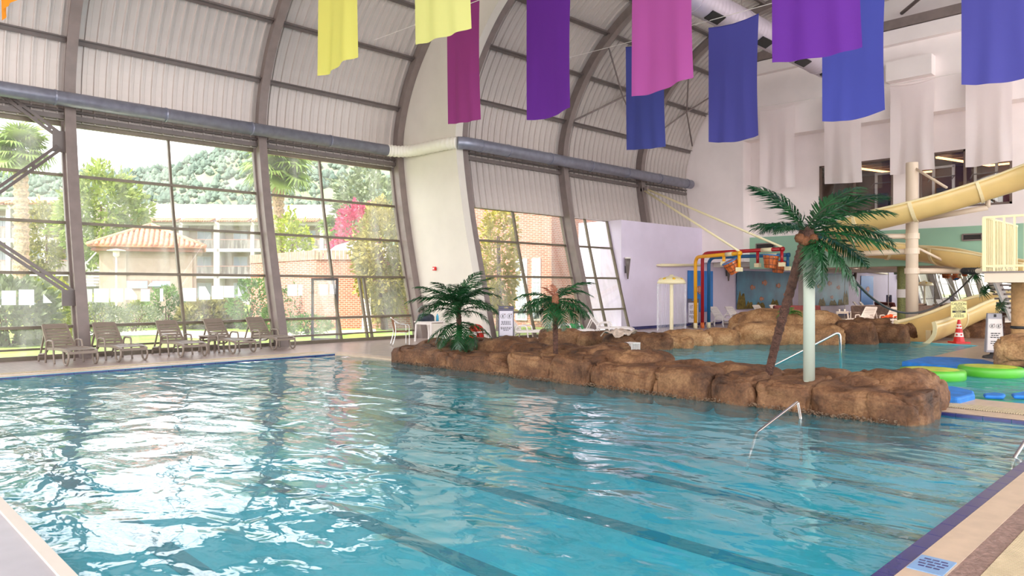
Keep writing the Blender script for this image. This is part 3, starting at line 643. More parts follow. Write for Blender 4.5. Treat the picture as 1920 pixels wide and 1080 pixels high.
# leaning palm on the island; crown around the head of the white post
base = PZ(1437, 706, .34); top = PT(1512, 436, .0079)
pl = thing('artificial_palm', 'tall leaning artificial palm with a dark green crown on the rock island', 'palm', base, group='artificial palms')
tl = Vector(top) - base
trunk(pl, [(0, 0, -.1), tl*.3+Vector((0, 0, .0)), tl*.62 + RT*.0, PT(1500, 480, .0079)-base, tl+Vector((0, 0, -.05))], .062, .075)
VR = math.atan2(RT.y, RT.x)                    # azimuth of "right in the picture"
fm = [frond_mesh(1.2, .34, 36, d, s, M_LEAF, lw=.03) for s, d in ((1, .6), (2, .75), (3, .45))]
def azp(deg): return VR + rad(deg)             # 0 right, 90 away, 180 left, 270 towards the camera
spec = [(azp(12), .88, 1.1, .3), (azp(-12), .72, 1.1, -.3), (azp(40), .55, 1.0, 0), (azp(-40), .42, 1.1, .2), (azp(0), .18, 1.2, 0), (azp(-25), -.05, 1.1, .2), (azp(20), -.15, 1.15, 0), (azp(170), 1.02, .98, .2), (azp(190), .85, .98, -.2),
        (azp(178), .3, .75, .1), (azp(215), .25, .7, 0), (azp(140), .35, .8, 0), (azp(270), -1.15, .75, .2), (azp(300), -.9, .85, -.2), (azp(325), -.7, .95, 0), (azp(345), -.65, 1.05, .2), (azp(90), .4, 1, 0), (azp(60), .1, 1, 0), (azp(120), .3, .8, 0), (azp(285), .35, .7, 0)]
put_fronds(pl, fm, tl, spec)
mb = MB()
mb.lathe([(0, -.22), (.09, -.2), (.13, -.08), (.1, .05), (0, .1)], 12, tl); mb.build('crown_boss', M_TRUNK, pl, smooth=True)
M_COCO = mat('brown coconut', srgb(120, 72, 40), .7, var=.3, scale=20, bump=.5, bscale=60)
for dx, dz in ((-.14, -.09), (-.06, -.13), (.06, -.1)):
    MB().lathe([(0, -.075), (.055, -.055), (.075, 0), (.055, .055), (0, .075)], 12, tl+RT*dx-FW*.1+Vector((0, 0, dz))).build('coconut', M_COCO, pl, smooth=True)
# bushy palm at the near end and small palm in the middle
base = PZ(860, 662, .22); pb = thing('artificial_palm', 'bushy artificial palm with hanging fronds at the window end of the rock island', 'palm', base, group='artificial palms')
trunk(pb, [(0, 0, -.1), (.02, 0, .5), (0, .02, 1.15)], .07, .06)
fb = [frond_mesh(1.15, .33, 32, d, s, M_LEAF, lw=.03) for s, d in ((11, .7), (12, .95), (13, .55))]
sp = [(azp(a), e, s*1.12, 0) for a, e, s in ((5, .75, .8), (195, .75, .8), (225, .85, .8), (335, .75, .8), (265, .3, .75), (50, 1.05, .95), (20, .95, .92), (-10, .6, .9), (165, .6, 1.0), (185, .35, 1.05), (200, .05, .95), (150, .1, 1.0), (15, .1, .85), (-25, .25, .9), (240, .5, .8), (280, .8, .8), (310, .35, .85), (260, -.1, .9), (100, .8, .9), (120, .4, 1))]
put_fronds(pb, fb, (0, .02, 1.12), sp)
put_fronds(pb, fb, (0, .02, .95), [(azp(a), e, s, 0) for a, e, s in ((30, .35, .8), (190, .3, .8), (250, .15, .75), (290, .2, .75), (340, .1, .8), (215, .6, .7), (70, 1.2, .8), (320, 1.1, .7))])
put_fronds(pb, fb, (0, .02, .72), [(azp(a), e, s, 0) for a, e, s in ((0, -.15, .85), (40, -.1, .7), (200, -.3, .8), (230, -.4, .85), (270, -.55, .8), (310, -.6, .8), (180, -.45, .7), (340, -.5, .75))])
put_fronds(pb, fb, (0, .02, .42), [(azp(a), e, s, 0) for a, e, s in ((200, -.3, .5), (250, -.5, .55), (300, -.45, .55), (350, -.2, .5), (220, -.1, .5))])
base = PZ(1042, 664, .42); pm = thing('artificial_palm', 'small artificial palm with a slim brown trunk in the middle of the rock island', 'palm', base, group='artificial palms')
trunk(pm, [(0, 0, -.1), (-.01, 0, .5), (0, 0, 1.05)], .05, .058, ring=.18)
MB().lathe([(.055, .65), (.1, .8), (.11, 1.0), (.07, 1.16), (0, 1.2)], 10).build('crown_boss', mat('pale brown palm boots', srgb(150, 96, 68), .8, var=.4, scale=12, bump=.6, bscale=30), pm, smooth=True)
fs_ = [frond_mesh(.9, .29, 30, d, s, M_LEAF, lw=.028) for s, d in ((21, .75), (22, 1.0), (23, .6))]
put_fronds(pm, fs_, (0, 0, 1.08), [(azp(a), e, s, 0) for a, e, s in ((10, .75, 1.05), (-20, .55, .95), (60, .6, .9), (170, .35, 1.05), (190, .1, 1), (215, -.1, .95), (150, .0, 1), (-5, .05, 1), (-35, -.15, 1), (25, -.2, .95), (240, -.6, .85), (290, -.7, .85), (320, -.4, .95), (100, .3, .9), (130, -.3, .9))])
put_fronds(pm, [frond_mesh(.5, .13, 14, .6, 31, mat('dried frond', srgb(150, 92, 70), .8, var=.3, scale=5))], (0, 0, 1.1), [(azp(150), .9, .9, 0), (azp(190), 1.0, .8, 0), (azp(100), 1.1, .9, 0)])
# fern on the mound
fp = PZ(1480, 594, .9); fe = thing('fern', 'small bright green fern growing on top of the rock mound', 'plant', (*PT(1480, 540, .0185).xy, .86))
put_fronds(fe, [frond_mesh(.55, .14, 14, .9, 41, M_LEAF2), frond_mesh(.5, .15, 14, 1.2, 42, M_LEAF2)], (0, 0, 0), [(azp(a), e, 1, 0) for a, e in ((10, .3), (170, .2), (200, .5), (340, .5), (60, .8), (120, .9), (250, .4), (300, .6), (0, .1), (185, .05))])
fe2 = thing('fern', 'tiny bright green plant on the rock bank beside the mushroom shower', 'plant', PZ(1182, 627, .1))
put_fronds(fe2, [frond_mesh(.3, .09, 10, .9, 43, M_LEAF2)], (0, 0, 0), [(azp(a), e, 1, 0) for a, e in ((10, .3), (170, .3), (60, .8), (240, .5), (300, .6))])

# ================================================================== POST, HANDRAILS
p = PZ(1517, 719, .33); po = thing('support_post', 'smooth pale green white round post standing in the rock island', 'post', p)
M_POST = mat('pale grey green enamel', srgb(176, 182, 168), .3)
MB().lathe([(.0, -.25), (.083, -.25), (.083, 2.05), (.07, 2.07), (0, 2.07)], 24).build('shaft', M_POST, po, smooth=True); MB().lathe([(.083, 0), (.1, 0), (.1, .03), (.083, .04)], 24).build('collar', M_POST, po)
a, b, c = PT(1440, 692, .0102), PT(1565, 623, .0102), PT(1578, 690, .0102)
hr = thing('handrail', 'bent stainless steel handrail beside the leaning palm', 'handrail', (c.x, c.y, 0), group='pool handrails')
MB().tube(fillet([a, b+RT*.1+Vector((0, 0, .02)), c+Vector((0, 0, -.4))], .12), .024, 12).build('rail', M_CHROME, hr, smooth=True, world=True)
MB().tube([c+Vector((0, 0, -.2)), c+Vector((0, 0, -.17))], .05, 12).build('foot_flange', M_CHROME, hr, world=True)
def prail(pa, pb_, pc, lb):
    h = thing('handrail', lb, 'handrail', (pc.x, pc.y, -.5), group='pool handrails'); d = (pb_-pa)
    MB().tube(fillet([pa-d*.2+Vector((0, 0, -.35)), pa, pb_, pc, pc+Vector((0, 0, -.6))], .06), .02, 12).build('rail', M_CHROME, h, smooth=True, world=True)
    MB().tube([pc+Vector((0, 0, -.56)), pc+Vector((0, 0, -.58))], .05, 12).build('foot_flange', M_CHROME, h, world=True)
prail(PZ(1418, 812, -.05), PT(1496, 753, .0074), PZ(1502, 788, -.05), 'bent stainless steel handrail dipping into the big pool below the rock island')
prail(PZ(1900, 862, -.05), PT(1925, 822, .0058), PZ(1926, 850, -.05), 'steel handrail at the right frame edge rising from the pool steps')

# ================================================================== SHOWER TOYS
p = PZ(1259, 622, .0); ms = thing('mushroom_shower', 'cream mushroom shower with yellow spots on its cap', 'water toy', p); M_CREAM = mat('cream fibreglass', srgb(240, 228, 186), .35); M_YEL = mat('yellow paint', srgb(236, 190, 40), .35)
hM = 2.2
MB().lathe([(.085, 0), (.075, .1), (.07, hM-.25)], 20).build('stem', M_CREAM, ms, smooth=True)
MB().lathe([(.05, hM-.3), (.54, hM-.28), (.57, hM-.24), (.52, hM-.13), (.38, hM-.04), (.2, hM+.01), (.1, hM+.03), (.07, hM+.08), (0, hM+.09)], 28).build('cap', M_CREAM, ms, smooth=True)
for k in range(7):
    a = 2*math.pi*k/7+.35; mb = MB(); mb.lathe([(0, .012), (.06, .008), (.065, -.01)], 14); R = Matrix.Rotation(a, 3, 'Z') @ Matrix.Rotation(.55, 3, 'Y'); mb.v = [tuple(R @ Vector(v) + Vector((.445*math.cos(a), .445*math.sin(a), hM-.075))) for v in mb.v]; mb.build('spot', M_YEL, ms, smooth=True)
def spray_mat():
    m = bpy.data.materials.new('falling water film'); m.use_nodes = True; N = m.node_tree.nodes; L = m.node_tree.links; N.clear(); out = N.new('ShaderNodeOutputMaterial'); t = N.new('ShaderNodeBsdfTransparent'); d = N.new('ShaderNodeBsdfDiffuse'); d.inputs[0].default_value = (.95, .95, 1, 1)
    mx = N.new('ShaderNodeMixShader'); mx.inputs[0].default_value = .17; L.new(t.outputs[0], mx.inputs[1]); L.new(d.outputs[0], mx.inputs[2]); L.new(mx.outputs[0], out.inputs[0]); return m
M_SPRAY = spray_mat(); mb = MB()
for k in range(150):
    a = 2*math.pi*k/150; r = .555+random.uniform(-.01, .015); z1 = hM-.25; z0 = random.uniform(.02, .06)
    mb.tube([(r*math.cos(a), r*math.sin(a), z1), (r*1.01*math.cos(a), r*1.01*math.sin(a), z0)], random.uniform(.002, .006), 4, False)
mb.build('water_veil', M_SPRAY, ms, kind='stuff')
mb = MB(); mb.lathe([(0, .012), (.9, .012), (1.3, .006)], 32); mb.build('splash_puddle', M_SPRAY, ms)
M_PR, M_PB = mat('red pipe paint', srgb(170, 26, 36), .35), mat('blue pipe paint', srgb(26, 92, 140), .35)
M_BUCK = mat('orange plank bucket', srgb(206, 108, 46), .55, var=.4, scale=9); M_BIN = mat('blue bucket lining', srgb(40, 130, 200), .4)
def bucket(name, lb, c, tilt, az):
    b = thing(name, lb, 'bucket', c, group='tipping buckets'); Rm = Matrix.Rotation(az, 3, 'Z') @ Matrix.Rotation(tilt, 3, 'Y')
    for k in range(12):
        a0, a1 = 2*math.pi*k/12+.03, 2*math.pi*(k+1)/12-.03; mb = MB(); vs = []
        for rr_ in (1, .88):
            for a in (a0, a1):
                vs += [(.21*rr_*math.cos(a), .21*rr_*math.sin(a), -.5), (.31*rr_*math.cos(a), .31*rr_*math.sin(a), 0)]
        vs = [Rm @ Vector(v) for v in vs]
        mb.add(vs, [(0, 2, 3, 1), (4, 5, 7, 6), (0, 1, 5, 4), (2, 6, 7, 3), (1, 3, 7, 5), (0, 4, 6, 2)]); mb.build('stave', M_BUCK, b)
    mb = MB(); mb.lathe([(0, -.48), (.18, -.48), (.27, -.03)], 20); mb.v = [tuple(Rm @ Vector(v)) for v in mb.v]; mb.build('lining', M_BIN, b, smooth=True)
    mb = MB(); mb.lathe([(.275, -.02), (.315, -.02), (.315, .02), (.275, .02), (.275, -.02)], 24); mb.v = [tuple(Rm @ Vector(v)) for v in mb.v]; mb.build('rim', M_BIN, b, smooth=True)
    for z in (-.14, -.38):
        r = .31+.2*z; mb = MB(); mb.lathe([(r+.003, z-.02), (r+.008, z), (r+.007, z+.02)], 24); mb.v = [tuple(Rm @ Vector(v)) for v in mb.v]; mb.build('hoop', mat('bucket hoop', srgb(120, 60, 30), .5), b, smooth=True)
    mb = MB(); mb.tube([Rm @ Vector((0, -.34, -.08)), Rm @ Vector((0, .34, -.08))], .018, 8); mb.build('pivot_rod', M_WHITEPL, b)
def pipe_frame(lb, m, b0, pt_end, z, drops, foot):
    t = thing('bucket_frame', lb, 'water toy', (b0[0], b0[1], 0), group='tipping bucket frames'); B = Vector((b0[0], b0[1], 0)); E = Vector((pt_end.x, pt_end.y, z)); d = (E-Vector((B.x, B.y, z))).normalized()
    MB().tube([B+Vector((0, 0, .22))] + [Vector((B.x, B.y, z-.3))] + [Vector((B.x, B.y, z-.3)) + d*(.3-.3*math.cos(a))+Vector((0, 0, .3*math.sin(a))) for a in (.4, .8, 1.2, 1.571)] + [E], .075, 14).build('pipe', m, t, smooth=True, world=True)
    MB().tube([B, B+Vector((0, 0, .24))], .085, 14).build('foot_sleeve', foot, t, smooth=True, world=True)
    MB().tube([E-d*.95, E-d*.45], .085, 14).build('joint_sleeve', M_CREAM, t, smooth=True, world=True)
    MB().tube([E-d*.03, E+d*.08], .09, 14).build('end_cap', m, t, smooth=True, world=True)
    for q, L in drops: MB().tube([E-d*q, E-d*q+Vector((0, 0, -L))], .06, 12).build('drop_arm', m, t, smooth=True, world=True); MB().box(E-d*q+Vector((0, 0, -L)), (.2, .2, .16)).build('bearing', M_CREAM, t, world=True)
    return t, E, d
b0 = PZ(1304, 616, 0); b1_ = PZ(1317, 615, 0); b2_ = PZ(1329, 614.5, 0)
tY, eY, dY = pipe_frame('yellow pipe frame holding a tipping bucket in front of the fish poster', mat('yellow pipe paint', srgb(240, 170, 24), .35), b0, PT(1386, 475, .0205), PT(1386, 475, .0205).z, ((.0, .62), (1.15, .35)), M_CREAM)
tR, eR, dR = pipe_frame('red pipe frame holding a tipping bucket beside the leaning palm', M_PR, b1_, PT(1466, 467, .0208), PT(1466, 467, .0208).z, ((.0, .6), (1.15, .6)), mat('orange sleeve', srgb(220, 110, 50), .4))
tB, eB, dB = pipe_frame('blue pipe frame behind the red and yellow bucket pipes', M_PB, b2_, PT(1477, 478, .0216), PT(1477, 478, .0216).z, ((.0, .55),), M_CREAM)
def mdl(E, d, q, dz): return E-d*q+Vector((0, 0, dz))
bucket('tipping_bucket', 'tilted orange plank bucket hanging from the yellow pipe', PT(1368, 490, .0207), -.5, VR), bucket('tipping_bucket', 'upright orange plank bucket hanging from the red pipe', PT(1446, 479, .021), .1, VR), bucket('tipping_bucket', 'smaller looking orange plank bucket behind the red pipe hung from the blue pipe', PT(1461, 489, .0222), .12, VR)
for px, py, E, lb in ((1206, 356, eY, 'long cream tie rod from the steel arch down to the yellow bucket pipe'), (1211, 354, eR, 'long cream tie rod from the steel arch down to the red bucket pipe')):
    A_ = PX(px, py, 26.6); q = thing('tie_rod', lb, 'rod', A_, group='cream tie rods'); MB().tube([A_, E+Vector((0, 0, .08))], .045, 10).build('rod', M_CREAM, q, smooth=True, world=True); MB().box(A_, (.14, .2, .14)).build('bracket', M_STEEL, q, world=True)

# ================================================================== WALL PIECES
def sconce(px, py, lb, Yw=18.26):
    c = PY(px, py, Yw-.12); t = thing('wall_sconce', lb, 'wall lamp', c, group='torch wall lamps')
    MB().lathe([(.0, -.45), (.03, -.44), (.1, .2), (.12, .42), (.1, .42), (0, .1)], 14).build('cone_shade', M_STEELD, t, smooth=True); MB().box((0, .07, -.05), (.06, .12, .3)).build('wall_bracket', M_DARK, t); MB().lathe([(.125, .4), (.13, .45), (.11, .45)], 14).build('glass_rim', M_WHITEPL, t, smooth=True)
sconce(1177, 503, 'torch shaped wall lamp on the lavender wall near the far glazing'); sconce(1366, 510, 'torch shaped wall lamp on the lavender wall behind the tilted bucket')
a, b = PY(1239, 497, 18.1), PY(1312, 497, 18.1)
t = thing('wall_rail', 'horizontal cream pipe fixed on the lavender wall above the mushroom shower', 'rail', (a.x, a.y, a.z)); MB().tube([a, b], .06, 12).build('pipe', M_CREAM, t, smooth=True, world=True)
for q in (a, b): MB().tube([q, q+Vector((0, .22, 0))], .05, 10).build('stub', M_CREAM, t, smooth=True, world=True)
M_POSTER = mat('blue poster', srgb(16, 120, 205), .4, var=.08, scale=2); M_FISHO = mat('orange fish print', srgb(206, 120, 70), .5, var=.3, scale=8); M_FISHD = mat('dark fish print', srgb(120, 50, 44), .5)
def fish(parent, c, s, m, flip=1):
    x, z = c; mb = MB(); P = [(-.5, 0), (-.3, .2), (0, .28), (.3, .16), (.42, .04), (.62, .24), (.6, -.24), (.42, -.04), (.3, -.16), (0, -.28), (-.3, -.2)]
    mb.plate([(x+p*s*flip, -.013, z+q*s) for p, q in P], .004 if flip > 0 else -.004); o = mb.build('fish_print', m, parent)
    for k in (-.25, .02, .25):
        mb = MB(); mb.box((x+k*s*flip, -.019, z), (.07*s, .003, .4*s*(1-abs(k)))); mb.build('fish_stripe', M_WHITEPL, o)
a, b = PY(1291, 507, 18.22), PY(1338, 584, 18.22)
t = thing('fish_poster', 'tall blue poster with an orange striped fish behind the bucket pipes', 'poster', (a.x, 18.26, b.z)); w = b.x-a.x; h = a.z-b.z
MB().box((w/2, 0, h/2), (w, .02, h)).build('sheet', M_POSTER, t); fish(t, (w*.45, h*.55), .62, M_FISHO); fish(t, (w*.45, h*.45), .2, M_FISHD, -1)
a, b = PY(1379, 511, 18.2), PY(1480, 579, 18.2); a.x = 33.7; w = 6.3; h = 1.95
t = thing('sea_mural', 'deep blue underwater mural with small orange fish beside the rock mound', 'mural', (33.75, 18.22, .68))
def mural_mat():
    m = bpy.data.materials.new('sea mural paint'); m.use_nodes = True; N = m.node_tree.nodes; L = m.node_tree.links; b = N['Principled BSDF']; b.inputs['Roughness'].default_value = .4
    tc = N.new('ShaderNodeTexCoord'); nz = N.new('ShaderNodeTexNoise'); nz.inputs['Scale'].default_value = .9; nz.inputs['Detail'].default_value = 4; L.new(tc.outputs['Object'], nz.inputs['Vector'])
    cr = N.new('ShaderNodeValToRGB'); e = cr.color_ramp.elements; e[0].position = .3; e[1].position = .75; e[0].color = (*srgb(14, 70, 112), 1); e[1].color = (*srgb(50, 140, 176), 1); L.new(nz.outputs['Fac'], cr.inputs['Fac']); L.new(cr.outputs['Color'], b.inputs['Base Color']); return m
MB().box((w/2, 0, h/2), (w, .02, h)).build('painted_panel', mural_mat(), t)
for c, s, fl_ in (((1.6, 1.1), .5, 1), ((3.0, 1.35), .55, -1), ((2.6, .5), .42, 1), ((4.6, 1.2), .5, -1), ((5.4, .7), .45, 1)): fish(t, c, s, M_FISHO, fl_)
M_REEF = mat('olive reef paint', srgb(130, 112, 50), .6, var=.5, scale=6)
for x0, wd, hh in ((0, .9, .8), (.9, .8, .35), (1.9, 1.1, .3), (3.6, 1.0, .42), (5.2, 1.1, .7)):
    P = [(x0, 0)] + [(x0+wd*i/6, hh*(math.sin(math.pi*(i+.5)/7.2)**.7)*(.8+.25*((i*7) % 3))) for i in range(7)] + [(x0+wd, 0)]
    MB().plate([(x, -.013, z) for x, z in P[::-1]], -.003).build('reef', M_REEF, t)

# ================================================================== LOUNGERS, CHAIRS, TABLES
def make_lounger(m, label, group):
    """plastic sun lounger: foot end towards +x, raised backrest at -x, base at the middle of the footprint"""
    t = thing('sun_lounger', label, 'sun lounger', (0, 0, 0), 0, group)
    W_ = .62
    pr = [(-.28, .33), (0, .34), (.3, .35), (.6, .345), (.8, .325), (.88, .29)]
    mb = MB()
    for s in (-1, 1):
        for a, b in zip(pr, pr[1:]): mb.bar((a[0], s*(W_/2-.02), a[1]), (b[0], s*(W_/2-.02), b[1]), .055, .06)
    mb.bar((.88, -W_/2, .29), (.88, W_/2, .29), .05, .06); mb.build('seat_frame', m, t)
    for k in range(8):
        x = -.22 + k*.14; z = .355 if x < .62 else .345; MB().box((x, 0, z), (.112, W_-.06, .022)).build('seat_slat', m, t, bevel=.006)
    a, b = Vector((-.28, 0, .33)), Vector((-.70, 0, .86)); d = (b-a).normalized(); nrm = Vector((d.z, 0, -d.x))
    mb = MB()
    for s in (-1, 1): mb.bar(a+Vector((0, s*(W_/2-.03), 0)), b+Vector((0, s*(W_/2-.06), 0)), .05, .04, up=nrm)
    mb.bar(b+Vector((0, -W_/2+.05, -.01)), b+Vector((0, W_/2-.05, -.01)), .07, .04, up=nrm); bk = mb.build('backrest', m, t)
    for k in range(7):
        p = a + (b-a)*((k+.5)/7.3); mb = MB(); R = Matrix((d, Vector((0, 1, 0)), nrm)).transposed(); bow = .012
        mb.box(p, (.073, W_-.08, .024), R); mb.build('back_slat', m, bk, bevel=.006)
    for s in (-1, 1):
        y = s*W_/2
        MB().tube(cat_rom([(-.36, y, 0), (-.34, y, .3), (-.27, y, .5), (-.05, y, .52), (.06, y, .48), (.1, y, .2), (.14, y, 0)], 4), .024, 8).build('arm_leg', m, t, smooth=True)
        MB().tube(cat_rom([(.60, y*.98, .32), (.64, y, .12), (.72, y, .03), (.84, y, .04), (.9, y, .18), (.86, y*.96, .3)], 4), .024, 8).build('front_leg', m, t, smooth=True)
        MB().tube(cat_rom([(-.86, y*.9, .0), (-.82, y*.9, .16), (-.5, y*.9, .2), (-.34, y*.9, .3)], 4), .024, 8).build('rear_leg', m, t, smooth=True)
        MB().bar((-.80, y*.86, .15), (-.56, y*.86, .66), .035).build('back_strut', m, t)
    MB().bar((-.84, -W_*.45, .12), (-.84, W_*.45, .12), .05).build('rear_bar', m, t)
    return t
GL = 'taupe loungers along the windows'
lspots = [(152, 684, 'leftmost complete taupe lounger, by the foot of the first steel arch'), (247, 677, 'taupe lounger second from the first steel arch'), (364, 669, 'taupe lounger left of the small side table'), (455, 662, 'taupe lounger right of the small side table'), (532, 655, 'taupe lounger by the foot of the second steel arch'), (-52, 698, 'taupe lounger cut off by the left frame edge')]
L0 = make_lounger(M_TAUPEPL, '', GL)
ax = rad(-82); dx = Vector((math.cos(ax), math.sin(ax), 0))
for i, (px, py, lb) in enumerate(lspots):
    o = L0 if i == 0 else dup(L0); e_ = PZ(px, py); o.location = e_ - dx*.78; o.rotation_euler = (0, 0, ax + random.uniform(-.04, .04)); o['label'] = 'slatted ' + lb
def plastic_table(m, label, loc, rz, s=.5, h=.46):
    t = thing('side_table', label, 'table', loc, rz); MB().box((0, 0, h-.02), (s, s, .035)).build('table_top', m, t, bevel=.012)
    for i in (-1, 1):
        for j in (-1, 1): MB().bar((i*s*.42, j*s*.42, h-.03), (i*s*.46, j*s*.46, 0), .045).build('leg', m, t)
        MB().bar((i*s*.44, -s*.42, h-.07), (i*s*.44, s*.42, h-.07), .03, .06).build('apron', m, t)
    return t
plastic_table(M_TAUPEPL, 'small taupe plastic side table between two taupe loungers', PZ(397, 660), ax)
WL0 = make_lounger(M_WHITEPL, '', 'white loungers behind the pool')
wsp = [((17.0, 16.6), -60, 'white lounger behind the no entry sign, in front of the far glazing'), ((18.6, 16.2), -52, 'white lounger holding a green and red towel'), ((20.6, 16.1), -60, 'white lounger behind the small palm near the far glazing'),
       ((*PT(1360, 540, .0243).xy,), 262, 'white lounger under the blue fish poster, leaned beside the lavender wall'), ((*PT(1390, 540, .0246).xy,), 262, 'white lounger half hidden by the rock mound and the mural'),
       ((*PT(1440, 540, .0265).xy,), 262, 'white lounger in front of the sea mural, left of the leaning palm trunk'), ((*PT(1472, 540, .0265).xy,), 262, 'white lounger in front of the sea mural, just behind the leaning palm trunk'),
       ((*PZ(1618, 613).xy,), 170, 'white lounger with a padded cover facing the mosaic column'), ((*PZ(1664, 614).xy,), 165, 'white lounger with an orange towel beside the mosaic column')]
for i, (xy, a, lb) in enumerate(wsp):
    o = WL0 if i == 0 else dup(WL0); o.location = (xy[0], xy[1], .012 if xy[0] > 31.4 else 0); o.rotation_euler = (0, 0, rad(a)); o['label'] = lb
def cloth(name, label, cat, c, size, col, parent=None, seed=1, h=.05):
    mb = MB(); cx, cy, cz = c
    mb.grid(lambda u, v: (cx+(u-.5)*size[0]*(1+.1*math.sin(v*9+seed)), cy+(v-.5)*size[1]*(1+.1*math.sin(u*8+seed)), cz+h*(.5+noise.noise(Vector((u*4, v*4, seed*3.1))))+h*.8*math.sin(math.pi*u)*math.sin(math.pi*v)), 14, 12)
    o = mb.build(name, mat(label, col, .8, var=.35, scale=7), smooth=True, solid=.012); return tag(o, label, cat)
cloth('towel', 'crumpled green and red towel on a white lounger', 'towel', (18.75, 16.05, .38), (.6, .45), srgb(70, 150, 90), seed=3, h=.12)
cloth('towel', 'bright orange towel heaped on a lounger by the mosaic column', 'towel', (*PZ(1668, 614).xy, .4), (.7, .5), srgb(240, 90, 30), seed=5, h=.12)
cloth('towel', 'rumpled grey striped towel lying on the rock bank', 'towel', (*PT(1160, 540, .0153).xy, .36), (.9, .6), srgb(196, 176, 160), seed=7, h=.15)
p = PT(1184, 540, .0149); bk = thing('basket', 'white plastic basket by the grey towel at the pool edge', 'basket', (p.x, p.y, .0)); mb = MB(); mb.lim((-.2, -.14, 0), (.2, .14, .02)); mb.build('basket_floor', M_WHITEPL, bk)
for k in range(9):
    for s in (-1, 1): MB().box((-.2+.05*k, s*.14, .11), (.018, .015, .2)).build('slat', M_WHITEPL, bk)
mb = MB(); mb.lathe([(.2, .2), (.25, .2), (.25, .23), (.2, .23), (.2, .2)], 4, a0=rad(45), a1=rad(45)+2*math.pi); mb.build('rim', M_WHITEPL, bk)
# padded loungers of the lounge
M_PAD = mat('brown quilted pad', srgb(120, 100, 92), .8, var=.3, scale=9, bump=.5, bscale=14)
for i, (px, py, w, lb) in enumerate(((1640, 598, 1.9, 'brown quilted sofa seat left of the mosaic column'), (1738, 598, 1.7, 'brown quilted sofa seat right of the mosaic column'), (1500, 596, 2.3, 'dark red sofa in front of the mirrors behind the rock mound'))):
    p = PZ(px, py); q = PT(px, 540, min(.0258, HC/(py-540))); m = M_PAD if i < 2 else mat('dark red upholstery', srgb(92, 34, 36), .8, var=.3, scale=6)
    s = thing('sofa', lb, 'sofa', (q.x, q.y, .012), YAW-rad(90)); MB().box((0, 0, .22), (w, .8, .4)).build('seat', m, s, bevel=.06); MB().box((0, .36, .58), (w, .18, .62), Matrix.Rotation(-.25, 3, 'X')).build('backrest', m, s, bevel=.06)
    for sx in (-1, 1): MB().box((sx*(w/2-.06), 0, .42), (.14, .8, .3)).build('armrest', m, s, bevel=.05)
for px, lb in ((1580, 'white side table nearest the leaning palm in the lounge'), (1606, 'white side table with cups next to the quilted sofa')):
    q = PT(px, 540, .0280); plastic_table(M_WHITEPL, lb, (q.x, q.y, .012), .3, .6, .5)
for k, px in enumerate((1574, 1584, 1603)):
    q = PT(px, 540, .0280); mb = MB(); mb.lathe([(0, 0), (.035, 0), (.045, .12), (.04, .12), (.032, .01), (0, .01)], 12, (q.x, q.y, .512)); o = mb.build('cup', M_WHITEPL, smooth=True); tag(o, ('white cup on the left of the lounge side table', 'white cup on the right of the lounge side table', 'white cup alone on the second lounge side table')[k], 'cup', 'cups in the lounge')
# bistro chair and white table by the doorway
M_WICK = mat('brown woven rattan', srgb(150, 96, 62), .6, var=.45, scale=30, bump=.6, bscale=60); M_TUBE = mat('satin aluminium tube', (.7, .69, .67), .3, metal=.9)
p = PZ(752, 648); ch = thing('bistro_chair', 'aluminium bistro chair with brown woven seat beside the doorway', 'chair', (p.x, p.y, 0), rad(-25))
MB().lathe([(0, .44), (.2, .445), (.225, .43), (.2, .415), (0, .41)], 20).build('seat', M_WICK, ch, smooth=True)
mb = MB(); mb.grid(lambda u, v: (-.2-.06*math.cos((u-.5)*1.7)+.06-.1*v, (u-.5)*.4*(1-.12*v*v), .47+.4*v), 12, 8); mb.build('backrest', M_WICK, ch, smooth=True, solid=.02)
MB().tube(cat_rom([(.2, -.26, .0), (.2, -.26, .42), (.17, -.27, .63), (-.05, -.27, .66), (-.24, -.22, .78), (-.32, 0, .86), (-.24, .22, .78), (-.05, .27, .66), (.17, .27, .63), (.2, .26, .42), (.2, .26, 0)], 6), .014, 8).build('arm_frame', M_TUBE, ch, smooth=True)
for s in (-1, 1): MB().tube(cat_rom([(-.3, s*.2, 0), (-.2, s*.2, .4), (-.24, s*.19, .75)], 4), .014, 8).build('rear_leg', M_TUBE, ch, smooth=True)
MB().lathe([(.21, .40), (.222, .40), (.222, .415), (.21, .415), (.21, .40)], 20).build('seat_ring', M_TUBE, ch)
p = PT(806, 540, .0176); tb = plastic_table(M_WHITEPL, 'white plastic table carrying a dark bag beside the white step wall', (p.x, p.y, 0), .2, .75, .66)
bg = thing('bag', 'dark blue slumped beach bag on the white plastic table', 'bag', (p.x-.08, p.y+.08, .66)); mb = boulder_mesh(.62, .34, .26, 77, e=.7, amp=.04, crack=0, nu=18, nv=10); mb.v = [(x, y, max(0, z)) for x, y, z in mb.v]; mb.build('bag_body', mat('navy nylon', srgb(36, 44, 58), .6, var=.3, scale=6), bg, smooth=True)
MB().tube(arc((0, 0, .2), .16, 0, math.pi, 10), .012, 6).build('strap', M_BLACK, bg)
o = MB().lathe([(0, 0), (.045, 0), (.045, .16), (.03, .19), (.018, .2), (.018, .24), (0, .24)], 14, (p.x+.22, p.y-.12, .66)).build('bottle', mat('teal plastic bottle', srgb(60, 150, 180), .3), smooth=True); tag(o, 'teal plastic bottle beside the beach bag', 'bottle')
rc = PT(893, 611, .0165); o = boulder_mesh(.5, .3, .2, 78, e=.8, amp=.05, crack=0, nu=16, nv=8); o = o.build('red_cushion', mat('red fabric', srgb(200, 40, 30), .8, var=.2, scale=5), smooth=True); o.location = (rc.x, rc.y, .4); tag(o, 'red cushion glimpsed behind the bushy palm', 'cushion')
